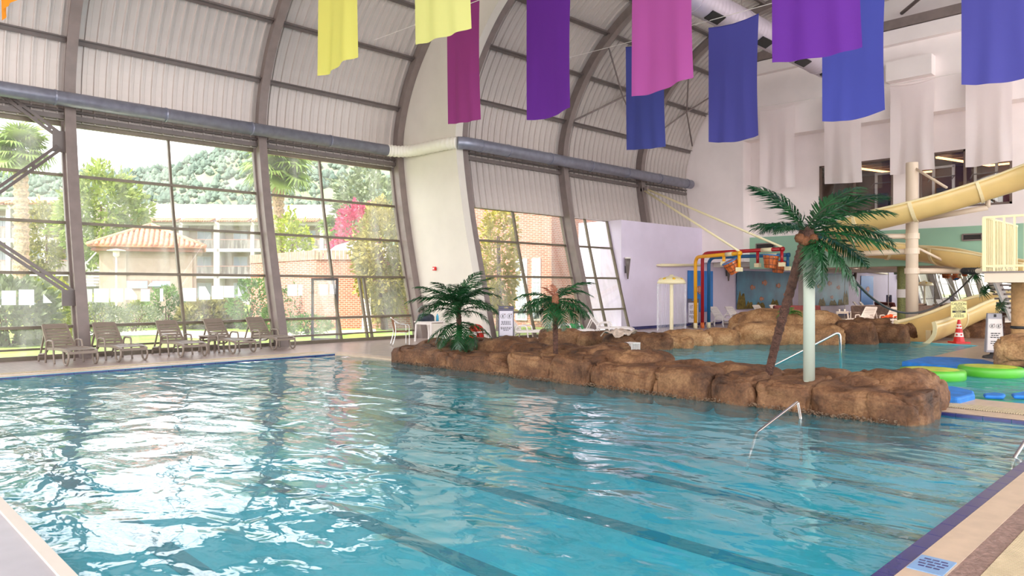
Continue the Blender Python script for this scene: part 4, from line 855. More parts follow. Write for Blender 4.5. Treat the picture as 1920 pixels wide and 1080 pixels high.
mb = MB(); p = PT(893, 540, .0165); s_ = plastic_table(M_WHITEPL, 'low white table under the red cushion behind the bushy palm', (p.x, p.y, 0), 0, .6, .42)
ex = thing('fire_alarm', 'small red alarm box on the white step wall', 'alarm', (15.74, 19.86, 2.42)); MB().box((0, 0, 0), (.08, .13, .13)).build('box', mat('alarm red', srgb(210, 40, 40), .4), ex, bevel=.01); MB().box((-.045, 0, 0), (.01, .06, .06)).build('button', M_WHITEPL, ex)
# ================================================================== SIGNS
def textmesh(body, size, m, parent, loc, rot=(rad(90), 0, 0), name='lettering', ax='CENTER'):
    cu = bpy.data.curves.new('txt', 'FONT'); cu.body = body; cu.size = size; cu.align_x = ax; cu.extrude = .001; ob = bpy.data.objects.new('txt', cu); COL.objects.link(ob)
    me = bpy.data.meshes.new_from_object(ob.evaluated_get(bpy.context.evaluated_depsgraph_get())); bpy.data.objects.remove(ob); me.materials.clear(); me.materials.append(m)
    return link(name, me, parent, loc, rot)
M_SIGNG, M_SIGNL = mat('slate grey sign plastic', srgb(92, 88, 106), .45), mat('pale sign face', srgb(216, 212, 224), .5)
def greek(parent, rows, y, h=.018, m=M_BLACK):
    rnd = random.Random(len(rows)); mb = MB()
    for z, w in rows:
        x = -w/2
        while x < w/2 - .02:
            l = rnd.uniform(.03, .07); l = min(l, w/2-x); mb.box((x+l/2, y, z), (l, .002, h)); x += l+.014
    mb.build('small_print', m, parent, kind='stuff')
def figure(parent, x, z, s, y):
    mb = MB(); mb.lathe([(.9*s, -.001), (1*s, -.001), (1*s, .001), (.9*s, .001), (.9*s, -.001)], 24); mb.v = [(a+x, y+c, b+z) for a, b, c in mb.v]; mb.build('pictogram_ring', M_BLACK, parent)
    mb = MB(); mb.lathe([(0, .001), (.16*s, .001), (.16*s, -.001)], 12); mb.v = [(a+x, y+c, b+z+.5*s) for a, b, c in mb.v]
    for a, b in (((0, .35), (0, -.1)), ((0, .25), (-.4, .0)), ((0, .25), (.4, .1)), ((0, -.1), (-.3, -.6)), ((0, -.1), (.3, -.6))): mb.bar((x+a[0]*s, y, z+a[1]*s), (x+b[0]*s, y, z+b[1]*s), .17*s, .003, up=(0, 1, 0))
    mb.build('pictogram', M_BLACK, parent, kind='stuff')
    mb = MB(); mb.lathe([(0, .001), (.2*s, .001)], 10); mb.v = [(a+x+.85*s, y+c, b+z+.85*s) for a, b, c in mb.v]; mb.build('pictogram_dot', M_FISHD, parent)
def board_sign(label, c, rz, w=.5, h=1.0, z0=.17, face=M_SIGNL, body=M_SIGNG):
    t = thing('sign_stand', label, 'sign', c, rz, 'pool rule signs'); mb = MB(); T = .05
    mb.box((0, 0, z0+h*.46), (w, T, h*.92)); mb.box((-w*.32, 0, z0+h*.96), (w*.36, T, h*.08)); mb.box((w*.32, 0, z0+h*.96), (w*.36, T, h*.08)); mb.box((0, 0, z0+h*.985), (w, T, h*.03)); mb.build('sign_board', body, t, bevel=.012)
    MB().box((0, -T/2-.003, z0+h*.44), (w*.86, .006, h*.8)).build('sign_face', face, t)
    MB().lathe([(0, 0), (.24, 0), (.22, .06), (.08, .1), (.06, z0+.02), (0, z0+.02)], 20).build('base', M_DARK, t, smooth=True)
    for s in (-1, 1): figure(t, s*w*.21, z0+h*.67, w*.16, -T/2-.009)
    greek(t, [(z0+h*f, w*k) for f, k in ((.50, .62), (.455, .58), (.41, .66), (.31, .72), (.265, .7), (.22, .36))], -T/2-.0075, h=h*.022); return t
board_sign('grey rule sign with two pictograms behind the bushy palm', (*PT(949, 540, .0172).xy, 0), YAW-rad(90))
p = PY(1300, 600, 17.5); board_sign('dark rule sign partly hidden behind the yellow bucket pipe', (p.x, p.y, 0), VR-.25, .5, 1.1)
# tapered white bollard sign near the right edge
p = PZ(1864, 671); t = thing('bollard_sign', 'tall tapered white rule sign standing near the right boulder', 'sign', (p.x, p.y, 0), YAW-rad(90)-.35)
mb = MB(); a, b = .2, .155; mb.add([(-a, -.12, .14), (a, -.12, .14), (a, .12, .14), (-a, .12, .14), (-b, -.07, 1.12), (b, -.07, 1.12), (b, .07, 1.12), (-b, .07, 1.12)], [(0, 3, 2, 1), (4, 5, 6, 7), (0, 1, 5, 4), (1, 2, 6, 5), (2, 3, 7, 6), (3, 0, 4, 7)]); mb.build('bollard_body', mat('silver grey plastic', srgb(168, 164, 172), .4), t, bevel=.015)
mb = MB(); mb.plate([(-.175, -.122, .2), (.175, -.122, .2), (.145, -.083, .98), (-.145, -.083, .98)], .004); f_ = mb.build('sign_face', M_WHITEPL, t); MB().box((0, -.085, 1.06), (.05, .02, .07)).build('handle_hole', M_BLACK, t)
MB().lathe([(0, 0), (.26, 0), (.24, .05), (.1, .09), (.08, .15), (0, .15)], 20).build('base', M_DARK, t, smooth=True)
for s in (-1, 1): figure(t, s*.07, .80, .055, -.108)
greek(t, [(.62, .2), (.57, .18), (.52, .22), (.42, .2), (.37, .22), (.32, .12)], -.125, h=.02)
# traffic cone with caution board
p = PZ(1798, 643); t = thing('traffic_cone', 'red and white traffic cone carrying a yellow caution board', 'cone', (p.x, p.y, 0), YAW-rad(90)); M_CONE = mat('cone red', srgb(205, 24, 30), .4)
MB().box((0, 0, .02), (.46, .46, .05)).build('base', M_CONE, t, bevel=.01)
zz = [.04, .2, .33, .46, .6, .74]; rr_ = lambda z: .17-.135*(z/.74)
for k, (a, b) in enumerate(zip(zz, zz[1:])): MB().lathe([(rr_(a), a), (rr_(b), b)], 24).build('band', (M_CONE, M_WHITEPL)[k % 2], t, smooth=True)
for z in (.265, .53):
    for k in range(6):
        a = k*math.pi/3-math.pi/2; c = Vector((math.cos(a), math.sin(a), 0)); mb = MB(); mb.lathe([(0, .002), (.03, .002), (.03, -.002)], 12); R = c.to_track_quat('Z', 'Y').to_matrix(); mb.v = [tuple(R @ Vector(v) + c*(rr_(z)+.003) + Vector((0, 0, z))) for v in mb.v]; mb.build('red_dot', M_CONE, t)
bd = MB().plate([(-.25, 0, .82), (0, 0, .74), (.25, 0, .82), (.25, 0, 1.32), (-.25, 0, 1.32)], -.02).build('caution_board', mat('caution yellow', srgb(232, 222, 150), .5), t)
textmesh('CAUTION', .105, M_BLACK, bd, (0, -.004, 1.21))
for k, s in enumerate(('DO NOT', 'USE THE SLIDES', 'WHEN THE WATER', 'IS NOT RUNNING')): textmesh(s, .05, M_BLACK, bd, (0, -.004, 1.165-.045*k))
MB().box((0, -.004, .995), (.42, .006, .06)).build('black_bar', M_BLACK, bd); textmesh('DİKKAT', .06, mat('caution yellow', (1, 1, 1)), bd, (0, -.009, .975))
greek(bd, [(.93, .18), (.895, .3), (.86, .32), (.83, .38)], -.004, h=.016)

# ================================================================== WATER SLIDE
M_SLIDE = mat('cream yellow fibreglass', srgb(226, 194, 128), .32, var=.08, scale=1.2, coat=.3); M_SLIDE2 = mat('pale cream fibreglass edge', srgb(232, 214, 168), .35)
def flume(mb, path, r, a0, a1, n=16, th=.05, rimw=.05):
    k = len(path); vs = []; rows = []
    for i, p in enumerate(path):
        tg = (path[min(i+1, k-1)]-path[max(i-1, 0)]).normalized(); sd_ = tg.cross(Vector((0, 0, 1))).normalized(); up = sd_.cross(tg); R_ = r[i] if isinstance(r, list) else r
        ring = [p + sd_*(R_*math.cos(a0+(a1-a0)*j/n)) + up*(R_*math.sin(a0+(a1-a0)*j/n)) for j in range(n+1)]
        ring += [p + sd_*((R_-th)*math.cos(a1+(a0-a1)*j/n)) + up*((R_-th)*math.sin(a1+(a0-a1)*j/n)) for j in range(n+1)]
        vs += ring
    m = 2*(n+1); mb.add(vs, [(i*m+j, i*m+(j+1) % m, (i+1)*m+(j+1) % m, (i+1)*m+j) for i in range(k-1) for j in range(m)] + [tuple(range(m))[::-1], tuple((k-1)*m+j for j in range(m))]); return mb
sl = thing('water_slide', 'cream yellow water slide flume curling round its white column', 'water slide', (27.4, 8.3, 0))
up_path = cat_rom([PT(2080, 262, .0148), PT(1990, 297, .0158), PT(1900, 328, .0166), PT(1800, 360, .0172), PT(1710, 386, .0177), PT(1640, 404, .0183), PT(1585, 424, .0192), PT(1562, 446, .0203), PT(1585, 456, .0209), PT(1640, 459, .0206), PT(1720, 465, .0202), PT(1790, 474, .0190), PT(1860, 486, .0182), PT(1940, 500, .0172)], 6)
RF = .52
flume(MB(), up_path, RF, rad(170), rad(370), 18).build('upper_flume', M_SLIDE, sl, smooth=True, world=True)
for i in range(8, len(up_path)-4, 8):
    tgt = [up_path[i-1].lerp(up_path[i], .8), up_path[i], up_path[i].lerp(up_path[i+1], .2)]
    flume(MB(), tgt, RF+.035, rad(172), rad(368), 18, th=.04).build('joint_flange', M_SLIDE2, sl, world=True)
for s in (170, 370):
    rim = []
    for i, p in enumerate(up_path):
        tg = (up_path[min(i+1, len(up_path)-1)]-up_path[max(i-1, 0)]).normalized(); sd_ = tg.cross(Vector((0, 0, 1))).normalized(); u_ = sd_.cross(tg); rim.append(p+sd_*((RF-.02)*math.cos(rad(s)))+u_*((RF-.02)*math.sin(rad(s))))
    MB().tube(rim, .04, 8).build('lip', M_SLIDE2, sl, smooth=True, world=True)
# exit chute
xp = cat_rom([PT(1716, 630, .0172)+Vector((0, 0, .28)), PT(1742, 612, .0177)+Vector((0, 0, .1)), PT(1780, 592, .0182), PT(1830, 571, .0187), PT(1885, 556, .0190), PT(1960, 545, .0190)], 6)
xc = thing('slide_exit', 'open cream slide exit chute ending at the activity pool', 'water slide', (xp[0].x, xp[0].y, 0))
nr = len(xp); rad_ = [.62-.1*i/nr for i in range(nr)]
flume(MB(), xp, rad_, rad(165), rad(375), 20, th=.07).build('chute', M_SLIDE, xc, smooth=True, world=True)
for s in (165, 375):
    rim = []
    for i, p in enumerate(xp):
        tg = (xp[min(i+1, nr-1)]-xp[max(i-1, 0)]).normalized(); sd_ = tg.cross(Vector((0, 0, 1))).normalized(); u_ = sd_.cross(tg); rim.append(p+sd_*((rad_[i]-.035)*math.cos(rad(s)))+u_*((rad_[i]-.035)*math.sin(rad(s))))
    MB().tube(rim, .06, 10).build('lip', M_SLIDE2, xc, smooth=True, world=True)
flume(MB(), [xp[0]-(xp[1]-xp[0]).normalized()*.05, xp[0]], .66, rad(160), rad(380), 20, th=.12).build('end_flange', M_SLIDE2, xc, world=True)
for i in (12, 20): flume(MB(), [xp[i], xp[i].lerp(xp[i+1], .25)], rad_[i]+.035, rad(168), rad(372), 18, th=.04).build('joint_flange', M_SLIDE2, xc, world=True)
mb = MB(); q0 = PZ(1690, 643, -.1)
for s, px in ((-1, 1696), (1, 1742)):
    b_ = PZ(px, 645, -.1); MB().bar(b_, b_+Vector((0, 0, .45)), .16, .16).build('foot', M_SLIDE2, xc, world=True)
# column with arms
cp = PT(1710, 540, .0188); M_COLP = mat('warm white column paint', srgb(226, 206, 184), .4)
c = thing('slide_column', 'tall white round steel column carrying the water slide', 'column', (cp.x, cp.y, 0))
MB().lathe([(0, 0), (.2, 0), (.2, 6.15), (.19, 6.17), (0, 6.17)], 28).build('shaft', M_COLP, c, smooth=True)
def colpt(py): return Vector((cp.x, cp.y, HC+(540-py)*.0188))
def arm(a, b, r=.09, nm='arm'): MB().tube([a, b], r, 12).build(nm, M_COLP, c, smooth=True, world=True)
arm(colpt(414), PT(1852, 389, .0176)); arm(PT(1852, 389, .0176), PT(1852, 374, .0176), .08, 'cradle_post'); arm(colpt(443), PT(1615, 443, .0192)); arm(colpt(471), PT(1572, 478, .0204), .1); arm(colpt(508), PT(1806, 508, .0192), .1); arm(colpt(460), PT(1802, 505, .0192), .045, 'stay'); arm(colpt(312), PT(1775, 352, .0178), .045, 'stay'); arm(PT(1625, 440, .019), PT(1578, 470, .0204), .035, 'stay'); arm(PT(1640, 425, .0186), PT(1665, 405, .0182), .03, 'stay')
for py in (443, 471, 508, 412): MB().lathe([(.2, -.1), (.24, -.1), (.24, .1), (.2, .1)], 24, (0, 0, colpt(py).z)).build('clamp', M_COLP, c)
# rope and coil
a, b = PT(1588, 506, .0092), PT(1832, 503, .0136)
pts = []
for i in range(31):
    u = i/30; px = 1588+(1832-1588)*u; py = 507 + 4*80*u*(1-u)*(1-.12*(u-.5)); pts.append(PT(px, py, .0092+(.0136-.0092)*u))
rp = thing('rope', 'thick black rope sagging from the palm crown to the slide platform', 'rope', pts[-1]); MB().tube(pts, .022, 8).build('rope_strand', M_BLACK, rp, smooth=True, world=True)
# ---- platform
pp = PT(1845, 540, .0125); PLZ = 2.1; x0, y0 = pp.x, pp.y
pf = thing('slide_platform', 'raised cream stair platform with railings at the right frame edge', 'platform', (x0+1.6, y0-1.4, 0)); M_RAIL = mat('cream railing paint', srgb(238, 222, 172), .35)
MB().lim((x0, y0-3, PLZ-.22), (x0+3.4, y0, PLZ)).build('deck_frame', M_COLP, pf, world=True); MB().lim((x0-.03, y0-3, PLZ), (x0+3.4, y0+.03, PLZ+.04)).build('deck_plate', M_STEEL, pf, world=True)
for z in (PLZ+.16, PLZ+1.3): MB().bar((x0, y0, z), (x0+3.4, y0, z), .05).build('rail', M_RAIL, pf, world=True); MB().bar((x0, y0, z), (x0, y0-3, z), .05).build('rail', M_RAIL, pf, world=True)
for k in range(19): MB().bar((x0+.02+k*.18, y0, PLZ+.02), (x0+.02+k*.18, y0, PLZ+1.3), .05 if k % 6 else .07).build('baluster', M_RAIL, pf, world=True)
for k in range(1, 15): MB().bar((x0, y0-k*.2, PLZ+.02), (x0, y0-k*.2, PLZ+1.3), .04).build('baluster', M_RAIL, pf, world=True)
MB().bar((x0, y0-.9, PLZ+1.42), (x0+3.4, y0-.9, PLZ+.4), .05).build('stair_handrail', M_RAIL, pf, world=True)
q = PT(1912, 540, .0131); M_BAM = mat('tan wrapped pillar', srgb(190, 146, 96), .6, var=.2, scale=8, bump=.4, bscale=30)
for q in (PT(1914, 540, .0131), Vector((x0+3.1, y0-2.5, 0))):
    MB().lathe([(.2, 0), (.2, PLZ-.22)], 20, (q.x, q.y, 0)).build('pillar', M_BAM, pf, smooth=True, world=True); MB().lathe([(.21, .75), (.23, .78), (.21, .82)], 20, (q.x, q.y, 0)).build('rope_ring', M_BLACK, pf, smooth=True, world=True)
for k in range(10):
    px = 1872+k*3.2; py = 518+k*8.4; v = PT(px, py, .0142); MB().box(v, (.5, .34, .05), Matrix.Rotation(YAW, 3, 'Z')).build('stair_tread', M_STEEL, pf, world=True)
MB().bar(PT(1864, 517, .0141), PT(1900, 600, .0141), .1, .16).build('stair_stringer', M_WHITEPL, pf, world=True)
mb = MB(); cpt = [PT(1803, 508, .0138), PT(1845, 508, .0128)]; MB().tube(cpt, .06, 12).build('tie_pipe', M_COLP, pf, smooth=True, world=True)
for k in range(9):
    f = .12+.075*k; v = cpt[0].lerp(cpt[1], f); d = (cpt[1]-cpt[0]).normalized(); MB().tube([v-d*.012, v+d*.012], .085, 12).build('rope_turn', M_BLACK, pf, world=True)
def fan_leaf(R_, n, m, seed, spread=300):
    mb = MB(); rnd = random.Random(seed); mb.tube([(0, 0, 0), (R_*.35, 0, R_*.1), (R_*.75, 0, R_*.1)], [.02, .015, .01], 5)
    for k in range(n):
        a = rad(-spread/2+spread*k/(n-1)); d = Vector((math.cos(a), math.sin(a), 0)); L = R_*(.75+.2*rnd.random())*(.72+.28*math.cos(a/1.5)); p = Vector((R_*.75, 0, R_*.1)); w = d.cross(Vector((0, 0, 1)))*R_*.05; m1 = p+d*L*.55+Vector((0, 0, .03)); e1 = p+d*L+Vector((0, 0, -R_*(.12+.25*rnd.random())))
        mb.add([p-w*.2, p+w*.2, m1+w, m1-w, e1], [(0, 1, 2, 3), (3, 2, 4)])
    return mb.mesh('fan_leaf', m)
fl_ = thing('fan_palm_plant', 'small green fan palm leaves growing under the slide platform', 'plant', PT(1880, 600, .0145)); fm2 = fan_leaf(.38, 20, M_LEAF, 5); base = PT(1880, 600, .0145)
for px, py, az, el in ((1850, 520, 180, .2), (1865, 548, 200, .1), (1884, 575, 300, -.3), (1890, 545, 20, .3), (1874, 560, 250, -.6)):
    v = PT(px, py, .0143)-base; M = Matrix.Rotation(azp(az), 3, 'Z') @ Matrix.Rotation(-el, 3, 'Y') @ Matrix.Rotation(1.1, 3, 'X'); link('fan_leaf', fm2, fl_, v, M.to_euler())
MB().tube([PT(1882, 610, .0145)-base+Vector((0, 0, -.5)), PT(1880, 570, .0143)-base, PT(1868, 530, .0143)-base], .04, 8).build('stem', M_TRUNK, fl_)

# ================================================================== FLOATS
M_FB = mat('blue foam', srgb(30, 120, 205), .6, var=.25, scale=6, bump=.3, bscale=120); M_FG = mat('lily pad green vinyl', srgb(88, 176, 48), .35, var=.1, scale=2); M_FY = mat('lily pad yellow top', srgb(196, 204, 70), .4, var=.35, scale=3)
def mat_float(label, pix, th=.13, z=.1):
    P = [PZ(px, py, z) for px, py in pix]; c = sum((p.xy for p in P), Vector((0, 0)))/len(P); t = thing('foam_mat', label, 'float mat', (c.x, c.y, z-th), group='blue foam mats')
    mb = MB(); mb.prism([(p.x-c.x, p.y-c.y) for p in P], 0, th); mb.build('foam_slab', M_FB, t, bevel=.04)
mat_float('long blue foam mat floating behind the green lily pads', [(1690, 677), (1735, 668), (1800, 670), (1846, 674), (1874, 681), (1868, 687), (1800, 689)])
mat_float('blue foam mat beside the end of the rock island', [(1712, 719), (1722, 721), (1790, 724), (1826, 732), (1828, 738), (1796, 746), (1714, 741)])
mat_float('small flat blue foam pad at the drain edge', [(1843, 737), (1862, 735), (1886, 738), (1883, 742), (1846, 741)], .06, .06); mat_float('blue foam pad cut off at the right frame edge by the drain', [(1896, 737), (1925, 732), (1960, 736), (1950, 743), (1900, 741)], .06, .06)
mat_float('blue foam strip at the right frame edge behind the lily pad', [(1905, 687), (1960, 687), (1970, 694), (1910, 693)], .1, .08)
def lily(label, px, py, w, z=.16):
    p = PZ(px, py, z); t_ = (p-EYE).dot(FW)/FPX; R_ = w*t_/2; t = thing('lily_pad_float', label, 'float', (p.x, p.y, z-.2), group='lily pad floats')
    MB().lathe([(0, 0), (R_*.95, 0), (R_, .04), (R_, .16), (R_*.96, .2), (R_*.8, .205)], 40).build('pad_body', M_FG, t, smooth=True); MB().lathe([(0, .207), (R_*.78, .207), (R_*.8, .203)], 40).build('pad_top', M_FY, t, smooth=True)
lily('round green lily pad float between the two blue mats', 1748, 692, 110); lily('round green lily pad float nearest the right frame edge', 1857, 687, 106); lily('green lily pad float half hidden by the end of the rock island', 1700, 705, 88)

# ================================================================== BANNERS
def banner(label, X, ya, yb, ztop, zbot, col, seed, cat='banner', name='hanging_banner', group='coloured banners', transl=.35, L=None):
    t = thing(name, label, cat, (X, (ya+yb)/2, ztop), group=group); w = abs(ya-yb); rnd = random.Random(seed); h = ztop-zbot; ph = rnd.uniform(0, 6)
    def fn(u, v):
        s = v; fold = .10*s*math.exp(-((u-.18-.25*s*(1-s))**2)/.012) - .08*s*math.exp(-((u-.80+.22*s*(1-s))**2)/.012) + .05*math.sin(u*7+ph)*s + .03*math.sin(u*17+ph*2)*s*s + .05*math.sin(u*math.pi)*math.sin(s*5+ph)
        z = -s*h - .08*math.sin(math.pi*u) * (1 - s*.4) + .05*math.sin(u*3+ph)*s
        return (fold*.7, w/2-u*w*(1-.03*math.sin(math.pi*s)), z)
    mb = MB(); mb.grid(fn, 36, 44); m = mat('banner %s' % label[:24], col, .65, transl=transl, spec=.2, bump=.1, bscale=80); o = mb.build('cloth', m, t, smooth=True)
    MB().tube([fn(0, 0), fn(.25, 0), fn(.5, 0), fn(.75, 0), fn(1, 0)], .015, 6).build('top_hem', m, t)
    return t
YE, MG, PU, PK, VI, IN, BL = srgb(226, 222, 118), srgb(158, 66, 136), srgb(108, 48, 156), srgb(184, 88, 166), srgb(112, 54, 166), srgb(86, 86, 172), srgb(88, 96, 198)
banner('orange banner cut off at the top left corner', 2.7, 16.5, 14.9, 10.2, 6.75, srgb(240, 150, 40), 1)
banner('lemon yellow banner hanging left of the other yellow one', 8.3, 14.6, 13.0, 9.95, 6.5, YE, 2); banner('pale yellow banner in front of the white step wall', 8.3, 11.1, 9.5, 9.75, 6.3, srgb(222, 222, 140), 3)
for lb, ya, yb, z, c, s in (('magenta banner hanging before the white step wall', 16.7, 15.25, 6.55, MG, 4), ('deep purple banner above the far glazing', 13.4, 11.85, 6.2, PU, 5), ('pink magenta banner overlapping an indigo one', 10.0, 8.4, 6.2, PK, 6), ('violet banner overlapping a blue one under the ceiling duct', 6.65, 4.95, 6.15, VI, 7)): banner(lb, 13.7, ya, yb, z+3.5, z, c, s)
for lb, ya, yb, z, c, s in (('indigo banner partly hidden behind the pink one', 14.8, 13.25, 6.35, srgb(80, 88, 168), 8), ('indigo banner right of the pink one, before the end wall', 11.68, 10.05, 6.2, IN, 9), ('bright blue banner partly hidden behind the violet one', 8.22, 6.6, 6.3, BL, 10), ('dark blue banner at the top right corner', 4.9, 3.2, 6.6, srgb(92, 92, 184), 11)): banner(lb, 19.9, ya, yb, z+3.5, z, c, s)
for k, (ya, yb, lb) in enumerate(((15.2, 13.6, 'sheer pale pink banner on the end wall, farthest from the slide'), (12.4, 10.9, 'sheer pale pink banner over the left gym window'), (9.85, 8.3, 'sheer pale pink banner beside the slide column top'), (7.3, 5.85, 'sheer pale pink banner over the right gym window'))):
    banner(lb, 30.2, ya, yb, 9.55, 6.0 + (.15 if k > 1 else 0), srgb(252, 242, 242), 20+k, group='pale banners on the end wall', transl=.45)
for X, z, lb in ((2.7, 10.2, 'thin cord holding the orange banner'), (8.3, 9.85, 'thin cord holding the two yellow banners'), (13.7, 9.75, 'thin cord holding the magenta and purple banners'), (19.9, 9.85, 'thin cord holding the indigo and blue banners'), (30.2, 9.55, 'thin cord holding the pale banners on the end wall')):
    y1 = 20.5 if X < 15 else 17.9; t = thing('banner_cord', lb, 'cord', (X, y1, z+.25), group='banner cords')
    MB().tube([(X, y1 + (-5-y1)*i/24, z+.03+.22*((i/12-1)**2)) for i in range(25)], .012, 6).build('cord', M_WHITEPL, t, world=True)

# ================================================================== OUTSIDE
def ground_at(p): return Vector((p.x, p.y, -.06))
M_GRASS = mat('sunlit lawn', srgb(136, 156, 66), .9, var=.35, scale=.6, bump=.6, bscale=30, col2=srgb(100, 132, 48))
g = struct('lawn'); mb = MB(); flat(mb, [[(-160, 21.2), (15.9, 21.2), (15.9, 18.5), (24.2, 18.5), (24.2, 20.8), (160, 20.8), (160, 420), (-160, 420)]], -.06); mb.build('turf', M_GRASS, g)
pth = [PZ(430, 640, -.05), PZ(520, 634, -.05), PZ(640, 628, -.05), PZ(705, 622, -.05), PZ(705, 617, -.05), PZ(620, 620, -.05), PZ(500, 624, -.05), PZ(300, 619, -.05), PZ(140, 623, -.05), PZ(140, 631, -.05), PZ(300, 628, -.05)]
mb = MB(); flat(mb, [[(p.x, p.y) for p in pth]], -.045); mb.build('garden_path', mat('pale paving', srgb(206, 196, 184), .8, var=.1), g)
# ---- leaves
def leaf_cloud(n, rx, ry, rz, size, m, seed, shell=.55, lump=.35, upright=0., name='foliage', asp=2.2):
    rnd = random.Random(seed); mb = MB()
    for k in range(n):
        while True:
            v = Vector((rnd.uniform(-1, 1), rnd.uniform(-1, 1), rnd.uniform(-1, 1)))
            if .05 < v.length <= 1: break
        r = v.length; v = v/r * (shell + (1-shell)*r**.5); f = 1 + lump*noise.noise(v*2.2+Vector((seed*2.1, 0, 0))) + lump*.5*noise.noise(v*5+Vector((0, seed, 0)))
        p = Vector((v.x*rx*f, v.y*ry*f, rz + v.z*rz*f)); d = (v + Vector((rnd.gauss(0, .6), rnd.gauss(0, .6), rnd.gauss(0, .6)+upright))).normalized(); s = d.cross(Vector((rnd.gauss(0, 1), rnd.gauss(0, 1), rnd.gauss(0, 1)))).normalized(); L = size*rnd.uniform(.6, 1.3); w = s*L/asp
        mb.add([p, p+d*L*.5+w*.5, p+d*L, p+d*L*.5-w*.5], [(0, 1, 2, 3)])
    return mb.mesh(name, m)
def lmat(nm, c, c2): return mat(nm, tuple(q*.72 for q in srgb(*c)), .55, var=.5, scale=1.3, transl=.3, col2=tuple(q*.72 for q in srgb(*c2)))
G1 = lmat('yellow green leaves', (196, 200, 70), (120, 144, 40)); G2 = lmat('mid green leaves', (118, 164, 60), (60, 104, 36)); G3 = lmat('olive leaves', (176, 170, 96), (122, 124, 58)); G4 = lmat('grey green leaves', (150, 164, 120), (92, 112, 76)); PKL = lmat('pink bougainvillea flowers', (220, 84, 130), (190, 50, 100)); GY = lmat('golden bamboo leaves', (202, 190, 104), (140, 140, 58))
def shrub(name, label, px, py, w, h, m, seed, n=1500, size=.16, upright=.3, group='garden shrubs', cat='shrub'):
    """px, py: foot of the plant on the lawn; w, h in photo pixels"""
    p = PZ(px, py, -.06); t_ = (p-EYE).dot(FW)/FPX; t = thing(name, label, cat, p, group=group)
    link('foliage', leaf_cloud(n, w*t_/2, w*t_/2*.8, h*t_/2, size, m, seed, upright=upright), t)
    mb = MB(); rnd = random.Random(seed)
    for k in range(5): mb.tube([(rnd.uniform(-.1, .1), rnd.uniform(-.1, .1), 0), (rnd.uniform(-.5, .5)*w*t_/3, rnd.uniform(-.5, .5)*w*t_/4, h*t_*.55)], [.03, .01], 5)
    mb.build('stems', M_TRUNK, t, kind='stuff'); return t
for i, a in enumerate([
    ('broad leafy shrub just left of the first steel arch', 90, 640, 110, 115, G1, .2), ('feathery shrub at the left frame edge outside', 20, 648, 140, 120, G4, .3), ('pale flowering shrub right of the first steel arch', 190, 632, 90, 60, G4, .12), ('low white flowering shrub on the lawn', 250, 622, 90, 48, G4, .11),
    ('yellow green bush in front of the tiled hut', 184, 617, 60, 62, G1, .15), ('tall green bush before the hut corner', 312, 616, 62, 78, G2, .16), ('small yellow bush in front of the hut wall', 262, 615, 46, 48, G1, .14), ('spiky ornamental grass clump in the middle window', 385, 616, 80, 48, G3, .3),
    ('orange tinted ornamental grass right of the spiky clump', 425, 615, 50, 50, G3, .28), ('tall bright green shrub left of the second steel arch', 470, 617, 75, 92, G2, .17), ('yellow bush below the hotel left block', 116, 616, 60, 75, G1, .2), ('green shrub outside before the brick wall', 560, 612, 105, 78, G2, .15), ('clipped dark hedge under the brick wall', 575, 627, 95, 34, G2, .12), ('green shrub right of the second arch by the lawn', 512, 626, 40, 54, G2, .12)]):
    shrub('garden_shrub', a[0], *a[1:6], 100+i, n=1700, size=a[6])
def tree(name, label, px, t_, ytop, w, m, seed, n=3500, size=.4, trunk_h=.35, group='garden trees', y0=None):
    p = PT(px, 540, t_); p.z = -.06; H = HC+(540-ytop)*t_; t = thing(name, label, 'tree', p, group=group); z0 = H*trunk_h
    link('crown', leaf_cloud(n, w*t_/2, w*t_/2, (H-z0)/2, size, m, seed, shell=.35, lump=.45), t, (0, 0, z0)); rnd = random.Random(seed)
    MB().tube(cat_rom([(0, 0, 0), (rnd.uniform(-.2, .2), 0, H*.3), (rnd.uniform(-.4, .4), .2, H*.75)], 5), [.16-.01*k for k in range(11)], 8).build('trunk', M_TRUNK, t, smooth=True); return t
tree('leafy_tree', 'large light green tree rising behind the tiled hut', 195, .040, 318, 145, lmat('light tree leaves', (176, 190, 96), (112, 140, 60)), 201, n=5000, size=.5)
tree('leafy_tree', 'dry olive tree at the left frame edge behind the glass', 85, .043, 385, 60, G3, 202, n=1800, size=.4)
tree('leafy_tree', 'yellow green climbing tree at the foot of the second palm', 545, .036, 408, 72, lmat('lime leaves', (186, 200, 50), (140, 164, 30)), 203, n=2600, size=.32, trunk_h=.2)
tree('bougainvillea', 'pink flowering bougainvillea above the brick parapet', 672, .0265, 380, 80, PKL, 204, n=2600, size=.22, trunk_h=.42); tree('bougainvillea', 'small pink bougainvillea hanging on the brick parapet', 640, .0262, 446, 52, PKL, 205, n=1300, size=.18, trunk_h=.6)
tree('bamboo_tree', 'dense golden green bamboo tree filling the right of the third window', 722, .0232, 388, 108, GY, 206, n=9000, size=.22, trunk_h=.12); tree('leafy_tree', 'yellow leaved tree seen in the far glazing', 936, .0225, 380, 70, lmat('yellow leaves', (206, 196, 60), (160, 150, 40)), 207, n=3200, size=.22, trunk_h=.1)
tree('leafy_tree', 'tall blurred green palm like tree high in the third window', 690, .05, 325, 120, G4, 208, n=2400, size=.6, trunk_h=.5)
